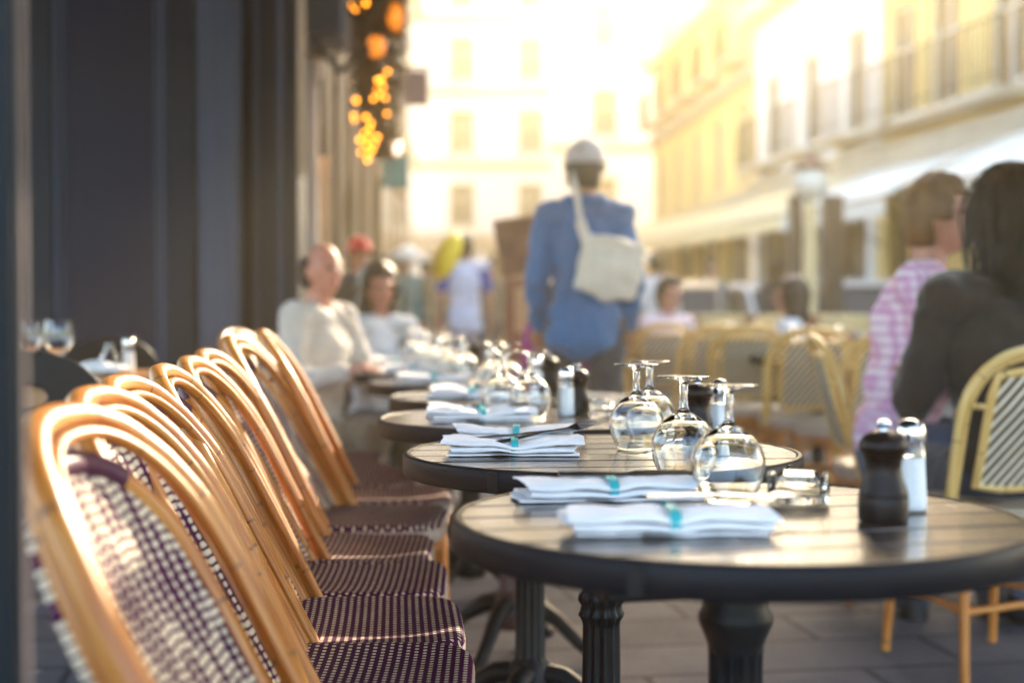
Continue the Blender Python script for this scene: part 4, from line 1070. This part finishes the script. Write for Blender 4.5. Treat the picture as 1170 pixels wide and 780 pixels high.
# ------------------------------------------------------------------ people (figures face +x in their own frame)
FOLD = bpy.data.textures.new('cloth_folds', 'CLOUDS'); FOLD.noise_scale = .10; FOLD.noise_depth = 1
LOCK = bpy.data.textures.new('hair_locks', 'CLOUDS'); LOCK.noise_scale = .03
def crease(o, st=.042, tex=None):
    d = o.modifiers.new('folds', 'DISPLACE'); d.texture = tex or FOLD; d.strength = st; d.mid_level = .42; d.texture_coords = 'LOCAL'; return o
def person(label, loc, rz, sit=False, skin='skin', top='white_shirt', legs='jeans', hair='hair_dark', lean=0.0, head_yaw=0, head_pitch=0, sleeves='long', arms=None, hairkind='short', hem=None, scale=1.0, stride=0, skirt=False, sleeve_mat=None, shoulders=.19, group=None):
    t = thing('person', label, 'person', loc, rz, group); t.scale = (scale,)*3
    hipz = .50 if sit else .93
    pel = Vector((0, 0, hipz+.02)); ld = Vector((math.sin(lean), 0, math.cos(lean)))
    chest = pel+ld*.34; neck = pel+ld*.57; sh = pel+ld*.50
    hy = Matrix.Rotation(head_yaw, 3, 'Z') @ Matrix.Rotation(head_pitch, 3, 'Y')
    hc = neck+ld*.06+Vector((.02, 0, .095))
    def H(p): return hc + hy @ Vector(p)
    hips = [Vector((0, s*.095, hipz)) for s in (-1, 1)]
    if sit: knees = [Vector((.43, s*.13, .52)) for s in (-1, 1)]; ank = [Vector((.40, s*.13, .08)) for s in (-1, 1)]
    else:
        knees = [Vector((.03+s*stride*.5, s*.10, .50)) for s in (-1, 1)]; ank = [Vector((-.02+s*stride, s*.10, .085)) for s in (-1, 1)]
    shs = [sh+Vector((0, s*shoulders, 0)) for s in (-1, 1)]
    if arms is None:
        if sit: arms = [(Vector((.10, s*.27, hipz+.26)), Vector((.34, s*.17, hipz+.25))) for s in (-1, 1)]
        else: arms = [(Vector((-.04, s*.26, 1.15)), Vector((.05, s*.27, .91))) for s in (-1, 1)]
    else: arms = [(Vector(a), Vector(b)) for a, b in arms]
    def torso(m, g):
        m.ell(pel+Vector((0, 0, .02)), (.115+g, .160+g, .125+g)); m.ell(pel+ld*.17, (.108+g, .140+g, .15+g)); m.ell(chest, (.118+g, .162+g, .19+g))
        m.cap(shs[0]*.96+sh*.04, shs[1]*.96+sh*.04, .062+g, .062+g)
    b = MB(); torso(b, 0); b.cap(sh+ld*.03, hc-Vector((.015, 0, .04)), .060, .052)
    b.ell(hc, (.093, .073, .118), rot=hy, seg=24, rings=16); b.ell(H((.018, 0, -.055)), (.070, .056, .066), rot=hy); b.ell(H((.052, 0, -.092)), (.030, .028, .022), rot=hy)
    b.cap(H((.088, 0, .012)), H((.112, 0, -.028)), .010, .016)
    for s in (-1, 1): b.ell(H((-.004, s*.076, -.012)), (.020, .012, .033), rot=hy); b.ell(H((.074, s*.034, .020)), (.018, .028, .008), rot=hy)
    for k, s in enumerate((-1, 1)):
        b.cap(hips[k], knees[k], .082, .056); b.cap(knees[k], ank[k], .056, .038); b.cap(ank[k]+Vector((-.03, 0, -.045)), ank[k]+Vector((.15, s*.02, -.05)), .036, .030)
        el, wr = arms[k]; b.cap(shs[k], el, .052, .042); b.cap(el, wr, .041, .027)
        d = (wr-el).normalized(); sd = d.cross(Vector((0, 0, 1))); sd = sd.normalized() if sd.length > .1 else Vector((1, 0, 0)); nn = sd.cross(d).normalized()
        palm = wr+d*.055; b.cap(wr, palm, .027, .032)
        for f in range(4):
            o = (f-1.5)*.019; ln = (.062, .075, .070, .055)[f]; r0_ = palm+sd*o+d*.018; r1_ = r0_+d*ln*.6-nn*.012; b.cap(r0_, r1_, .0105, .0095); b.cap(r1_, r1_+d*ln*.35-nn*.025, .0095, .008)
        th_ = wr+d*.025-sd*.028*s; b.cap(th_, th_+d*.05-sd*.025*s, .012, .009)
    b.build('body', skin, t, remesh=.0085, smoothit=3)
    # clothes
    g = .016; m = MB(); torso(m, g); m.cap(sh+ld*.0, neck-ld*.035, .072, .060)
    if hem is not None and not sit:
        for k in range(5): z = hipz-(hipz-hem)*k/4; m.ell((0, 0, z), (.125+g, .172+g, .09))
    arm_m = MB() if sleeve_mat else m
    for k in (0, 1):
        el, wr = arms[k]
        if sleeve_mat: arm_m = MB()
        if sleeves == 'long': arm_m.cap(shs[k], el, .066, .056); arm_m.cap(el, el.lerp(wr, .90), .056, .043)
        else: arm_m.cap(shs[k], shs[k].lerp(el, .72), .067, .064)
        if sleeve_mat: arm_m.build('sleeve', sleeve_mat, t, remesh=.010, smoothit=2)
    crease(m.build('top', top, t, remesh=.010, smoothit=3))
    m = MB(); m.ell(pel-Vector((0, 0, .02)), (.128, .172, .12))
    for k in (0, 1):
        m.cap(hips[k], knees[k], .096, .071); m.cap(knees[k], knees[k].lerp(ank[k], .93), .071, .058)
    if skirt: m.cap(pel-Vector((0, 0, .05)), (0, 0, .45), .16, .24)
    crease(m.build('trousers' if not skirt else 'skirt', legs, t, remesh=.012, smoothit=3))
    for k, s in enumerate((-1, 1)):
        m = MB(); m.cap(ank[k]+Vector((-.03, 0, -.042)), ank[k]+Vector((.16, s*.02, -.048)), .043, .037); m.cap(ank[k]+Vector((-.02, 0, -.02)), ank[k]+Vector((-.015, 0, .02)), .045, .044)
        m.build('shoe', 'black', t, remesh=.010, smoothit=2)
    # face details
    for s in (-1, 1): m = MB(); m.ell(H((.083, s*.033, .004)), (.010, .015, .009), 12, 8, rot=hy); m.build('eye', 'eye', t)
    m = MB(); m.ell(H((.086, 0, -.058)), (.008, .024, .007), 12, 8, rot=hy); m.build('mouth', 'lips', t)
    if hair:
        m = MB(); m.ell(hc, (.104, .083, .128), 32, 24, rot=hy)
        keep = MB(); inv = hy.inverted()
        for f in m.f:
            c = sum((Vector(m.v[i]) for i in f), Vector())/len(f); l = inv @ (c-hc)
            front = l.x > .035
            if hairkind == 'bald': ok = l.x < -.022 and -.075 < l.z < .045
            else: ok = (l.z > .062) or (l.x < .03 and l.z > -.02) or (l.x < -.02 and l.z > -.095)
            if ok: keep.add([m.v[i] for i in f], [tuple(range(len(f)))])
        o = keep.build('hair', hair, t); sl = o.modifiers.new('s', 'SOLIDIFY'); sl.thickness = .014; sl.offset = .3; crease(o, .03, LOCK)
        if hairkind in ('long', 'bun'):
            m = MB(); m.ell(H((-.03, 0, .01)), (.122, .118, .145), rot=hy); m.ell(H((-.055, 0, -.10)), (.085, .118, .14), rot=hy)
            m.ell(H((-.05, 0, -.19)), (.06, .095, .09), rot=hy)
            q_ = m.build('long_hair', hair, t, remesh=.012, smoothit=3)
            # carve the face free: drop what lies in front of the ears
            bm = bmesh.new(); bm.from_mesh(q_.data); dl = [v for v in bm.verts if (inv @ (v.co-hc)).x > .035 and (inv @ (v.co-hc)).z < .07]
            bmesh.ops.delete(bm, geom=dl, context='VERTS'); bm.to_mesh(q_.data); bm.free(); crease(q_, .010, LOCK)
    if hairkind == 'long':
        rs = random.Random(len(label)); m = MB()
        for k in range(240):
            an = rs.uniform(R(62), R(298)); j = rs.uniform(.985, 1.06); pts = []
            zend = -.30+rs.uniform(-.05, .08); bow = rs.uniform(-.02, .02)
            for q in range(9):
                u = q/8; th_ = min(PI*.52, u*PI*.80); z_ = .155*math.cos(th_) if u < .62 else None
                if z_ is None: z_ = (zend)*(u-.62)/.38
                rr_ = math.sin(th_)*(1-.22*max(0, u-.62)/.38)
                pts.append(H((-.03+.132*j*rr_*math.cos(an)+bow*u, .128*j*rr_*math.sin(an)+.012*math.sin(u*7+k), z_*j)))
            m.tube(pts, [.0016]*7+[.0011, .0006], 4)
        m.build('loose_hair', hair, t, merge=False)
    return t, H, dict(sh=sh, shs=shs, pel=pel, hc=hc, neck=neck, ld=ld, hy=hy)
def cap_on(t, H, I, mat, name='cap'):
    m = MB(); hy = I['hy']; hc = I['hc']; m.ell(hc, (.115, .096, .141), 32, 20, rot=hy); k = MB(); inv = hy.inverted()
    for f in m.f:
        c = sum((Vector(m.v[i]) for i in f), Vector())/len(f); l = inv @ (c-hc)
        if l.z > .012 and (l.x < .10 or l.z > .03): k.add([m.v[i] for i in f], [tuple(range(len(f)))])
    k.add([H(p) for p in ((.06, -.078, .045), (.13, -.065, .040), (.175, 0, .040), (.13, .065, .040), (.06, .078, .045), (.08, 0, .06))], [(0, 1, 2, 5), (5, 2, 3, 4)])
    o = k.build(name, mat, t); sl = o.modifiers.new('s', 'SOLIDIFY'); sl.thickness = .008; sl.offset = .5; crease(o, .02)

# seated man in pale shirt (left)
q = at(372, 390, 6.05)
person('balding man in a pale linen shirt seated by the navy pier', (q.x-.055, q.y, -.02), R(-38), sit=True, skin='skin_red', top='linen', legs='khaki', hair='hair_dark', hairkind='bald', head_yaw=R(-12), lean=.06, scale=.945, shoulders=.175,
       arms=[((.12, -.27, .74), (.36, -.20, .80)), ((.12, .26, .74), (.34, .12, .79))])
dup(proto, (q.x-.12, q.y, 0), R(-30), 'purple bistro chair under the balding man in pale linen', GCH)
# woman in white top
q = at(437, 390, 7.2)
person('woman in a white scoop neck top seated beyond the balding man', (q.x-.02, q.y, -.05), R(-70), sit=True, scale=.92, shoulders=.165, skin='skin_red', top='white_shirt', legs='dark_trousers', hair='hair_brown', hairkind='bun', head_yaw=R(-5), sleeves='short',
       arms=[((.16, -.28, .74), (.38, -.14, .82)), ((.16, .28, .74), (.38, .14, .82))])
dup(proto, (q.x-.07, q.y+.05, 0), R(-70), 'purple bistro chair under the woman in the white top', GCH)
# person with red cap
q = at(411, 390, 9.3)
t_, H_, I_ = person('person in a red cap and dark jacket behind the seated couple', (q.x, q.y, 0), R(-80), skin='skin', top='dark_trousers', legs='dark_trousers', hair='hair_dark', scale=.80)
cap_on(t_, H_, I_, 'red')
# person in pale tee shirt with blue sleeves, back turned
q = at(531, 390, 14.5)
person('person seen from behind in a pale tee shirt with blue sleeves', (q.x, q.y, 0), R(82), top='tee', legs='jeans', hair='hair_dark', sleeves='short', sleeve_mat='blue_sleeve', scale=.96, hem=.82)
q = at(462, 390, 17)
person('distant person in a teal top beside the woman in white', (q.x, q.y, 0), R(-60), top='teal_top', legs='dark_trousers', hair='hair_dark', scale=.9)
q = at(487, 390, 19)
person('distant person in dark clothes left of the yellow balloon', (q.x, q.y, 0), R(100), top='khaki', legs='dark_trousers', hair='hair_brown', scale=.92)
# yellow balloon
q = at(511, 293, 12)
t = thing('balloon', 'bright yellow oval balloon tilted on a stick', 'balloon', (q.x, q.y, q.z))
mb = MB(); mb.ell((0, 0, 0), (.10, .10, .22), 24, 16, rot=Matrix.Rotation(R(24), 3, 'Y')); mb.build('bladder', 'yellow', t)
mb = MB(); mb.tube([(-.09, 0, -.20), (-.13, 0, -.30), (-.13, 0, -1.0)], .008, 6); mb.build('stick', 'canvas_cream', t)
# standing man in denim
q = at(668, 390, 6.55)
dt, dH, dI = person('man in a blue denim shirt and pale cap standing with his back turned', (q.x, q.y, 0), R(78), skin='skin_tan', top='denim', legs='dark_trousers', hair='hair_grey', hem=.86, stride=.16, lean=.03, head_yaw=R(-20), shoulders=.165, scale=.975,
       arms=[((-.03, -.222, 1.15), (.10, -.20, .93)), ((-.05, .225, 1.15), (.09, .22, .93))])
cap_on(dt, dH, dI, 'cap_white')
mb = MB(); mb.cap((-.02, -.07, 1.50), (-.02, .07, 1.50), .055, .055); mb.build('collar', 'denim', dt, remesh=.01, smoothit=2)
# tote bag on his back
bq = at(697, 305, 6.33)
t = thing('tote_bag', 'off white canvas tote bag slung across the denim shirt', 'bag', (bq.x, bq.y, bq.z), AIM)
mb = MB(); mb.ell((0, 0, -.03), (.135, .06, .115), 24, 14, rot=Matrix.Rotation(R(13), 3, 'Y')); mb.box((.0, .0, -.0), (.27, .05, .25), rot=Matrix.Rotation(R(13), 3, 'Y')); mb.build('pouch', 'tote', t, remesh=.010, smoothit=4)
crease(kids(t)[0], .035)
sa = at(655, 207, 6.42)-bq; rot = Matrix.Rotation(YAW, 3, 'Z'); sa = rot @ sa
mb = MB(); a_ = Vector((-.10, .0, .10)); b_ = sa+Vector((0, .0, 0)); pts = [a_, a_.lerp(b_, .35)+Vector((-.01, -.02, .0)), a_.lerp(b_, .7)+Vector((-.0, -.02, 0)), b_, b_+Vector((.0, .12, .05)), b_+Vector((.03, .24, -.02))]
for i in range(len(pts)-1):
    d = (pts[i+1]-pts[i]); mid = (pts[i]+pts[i+1])/2; mb.box(mid, (.048, .012, d.length+.015), rot=d.to_track_quat('Z', 'X').to_matrix())
mb.build('strap', 'tote', t, bevel=.003)
# person in magenta beyond him
q = at(622, 390, 7.6)
person('person in a magenta coat half hidden behind the denim shirted man', (q.x+.06, q.y, 0), R(95), top='magenta', legs='magenta', hair='hair_dark', hem=.5, skirt=True, scale=.62)
# brown display stand
q = at(594, 390, 8.4)
t = thing('display_stand', 'brown display stand with a tilted board left of the standing man', 'display stand', (q.x, q.y, 0), AIM)
mb = MB(); mb.box((0, 0, 1.36), (.27, .05, .34), rot=Matrix.Rotation(R(-10), 3, 'Y') @ Matrix.Rotation(R(12), 3, 'X')); mb.build('board', 'brown_board', t, bevel=.01)
mb = MB(); mb.box((.02, .03, .92), (.22, .16, .5)); mb.build('cabinet', 'red_wood', t, bevel=.01)
mb = MB(); mb.box((.03, -.057, .98), (.12, .012, .26)); mb.build('poster', 'stone_warm', t)
for sx in (-.08, .1):
    for sy in (-.03, .09): mb = MB(); mb.box((sx, sy, .336), (.03, .03, .672)); mb.build('leg', 'red_wood', t)
# diners and walkers deeper in the street
for k, (px, dep, rz, sit, top, hair, hk, lab, sc) in enumerate((
        (762, 10.0, -60, True, 'pale_pink', 'hair_brown', 'short', 'diner in a pale pink top at the terrace table nearest the standing man', .97),
        (905, 9.4, 150, True, 'white_shirt', 'hair_brown', 'bun', 'diner in a white top with hair tied up, left of the plaid man', .95),
        (748, 17, 95, False, 'white_shirt', 'hair_dark', 'short', 'walker in a white shirt far behind the standing man', .97),
        (812, 21, -80, False, 'khaki', 'hair_dark', 'short', 'distant walker in brown between the parked cars', 1.0),
        (888, 19, 100, False, 'dark_trousers', 'hair_brown', 'long', 'distant walker in dark clothes left of the street lamp', .95),
        (560, 20, -85, False, 'khaki', 'hair_dark', 'short', 'distant walker in brown left of the display stand', .98))):
    q = at(px, 390, dep); g = 0 if q.x < 2.4 else -.12
    person(lab, (q.x, q.y, g), R(rz), sit=sit, top=top, legs='dark_trousers', hair=hair, hairkind=hk, scale=sc, stride=0 if sit else .14)
    if sit: dup(yc, (q.x, q.y, g), R(rz), ['pale cane chair under the diner in pale pink', 'pale cane chair under the diner with hair tied up'][k], GY)
q = rt(885, 8.6, 'dark round table with glasses between the cane chairs, left of the plaid man')
plates(q, [(-.12, .0), (.12, .08)], ['white plate on the table between the cane chairs, left side', 'white plate on the table between the cane chairs, right side'])
q = rt(742, 10.3, 'dark round table farthest left on the right terrace'); plates(q, [(.0, -.05)], ['white plate on the farthest left terrace table'])
# couple on the right
q = at(1030, 390, 4.75)
t_, H_, I_ = person('man in a pink plaid shirt and glasses seated in profile on the right', (q.x-.02, q.y, .0), R(-28), sit=True, top='plaid', legs='jeans', hair='hair_sandy', lean=.17, head_yaw=R(6), scale=1.05,
       arms=[((.16, -.27, .76), (.40, -.10, .84)), ((.14, .28, .74), (.40, .12, .84))])
m = MB()
for s in (-1, 1): m.tube([H_((.100, s*.034+.024*math.cos(2*PI*k/14), .004+.019*math.sin(2*PI*k/14))) for k in range(14)], .0025, 6, closed=True); m.tube([H_((.098, s*.058, .008)), H_((.04, s*.082, .010)), H_((-.01, s*.086, .0))], .0022, 6)
m.tube([H_((.102, -.010, .006)), H_((.102, .010, .006))], .0025, 6); m.build('glasses', 'black', t_)
q = at(1160, 390, 4.18)
person('dark haired woman in a dark top seated with her back turned at right', (q.x, q.y, -.06), R(88), sit=True, top='black_top', legs='dark_trousers', hair='hair_dark', hairkind='long', head_yaw=R(18), lean=.10, scale=1.06, shoulders=.185,
       arms=[((.10, -.235, .74), (.36, -.13, .80)), ((.08, .255, .73), (.34, .16, .80))])

# ------------------------------------------------------------------ air
HZ = dict(density=.0080, g=.88, col=(1.0, .80, .43))
mb = MB(); mb.box((8, 33, 10.5), (74, 84, 23.2)); o = mb.build('haze', 'glass', smooth=False); o['kind'] = 'stuff'
t = NT('haze_air'); t.n.remove(t.b); v = t.new('ShaderNodeVolumePrincipled')
v.inputs['Color'].default_value = (*HZ['col'], 1); v.inputs['Density'].default_value = HZ['density']; v.inputs['Anisotropy'].default_value = HZ['g']
t.t.links.new(v.outputs[0], [n for n in t.n if n.type == 'OUTPUT_MATERIAL'][0].inputs['Volume'])
o.data.materials.clear(); o.data.materials.append(t.m)

# ------------------------------------------------------------------ light
SEL, SAZ = R(24), R(35)
w = bpy.data.worlds.new('World'); S.world = w; w.use_nodes = True
nt = w.node_tree; sky = nt.nodes.new('ShaderNodeTexSky'); sky.sky_type = 'NISHITA'; sky.sun_disc = False; sky.sun_elevation = SEL; sky.sun_rotation = SAZ; sky.dust_density = 2.5; sky.air_density = 1.0
bg = nt.nodes['Background']; bg.inputs[1].default_value = .14; nt.links.new(sky.outputs[0], bg.inputs[0])
sl = bpy.data.lights.new('sun', 'SUN'); sl.energy = 2.1; sl.angle = R(.6); sl.color = (1, .86, .64)
so = bpy.data.objects.new('sun', sl); COL.objects.link(so)
sd = Vector((math.sin(SAZ)*math.cos(SEL), math.cos(SAZ)*math.cos(SEL), math.sin(SEL)))
so.rotation_euler = sd.to_track_quat('Z', 'Y').to_euler(); so.location = (10, 20, 18)

# ------------------------------------------------------------------ camera and output
cd = bpy.data.cameras.new('camera'); co = bpy.data.objects.new('camera', cd); COL.objects.link(co); S.camera = co
co.location = CAM; m3 = Matrix((RT, UP, -FW)).transposed(); co.rotation_euler = m3.to_euler()
cd.sensor_width = 36; cd.lens = 36*FPX/1170; cd.clip_start = .05; cd.clip_end = 600
cd.dof.use_dof = True; cd.dof.focus_distance = 2.30; cd.dof.aperture_fstop = 2.0; cd.dof.aperture_blades = 9
S.render.engine = 'CYCLES'
cy = S.cycles; cy.use_denoising = True; cy.max_bounces = 10; cy.transmission_bounces = 8; cy.transparent_max_bounces = 8; cy.glossy_bounces = 4; cy.diffuse_bounces = 3; cy.volume_bounces = 1
cy.sample_clamp_indirect = 6; cy.caustics_reflective = False; cy.caustics_refractive = False
vs = S.view_settings; vs.view_transform = 'Standard'; vs.look = 'None'; vs.gamma = 1; vs.exposure = 3.2; vs.use_curve_mapping = False
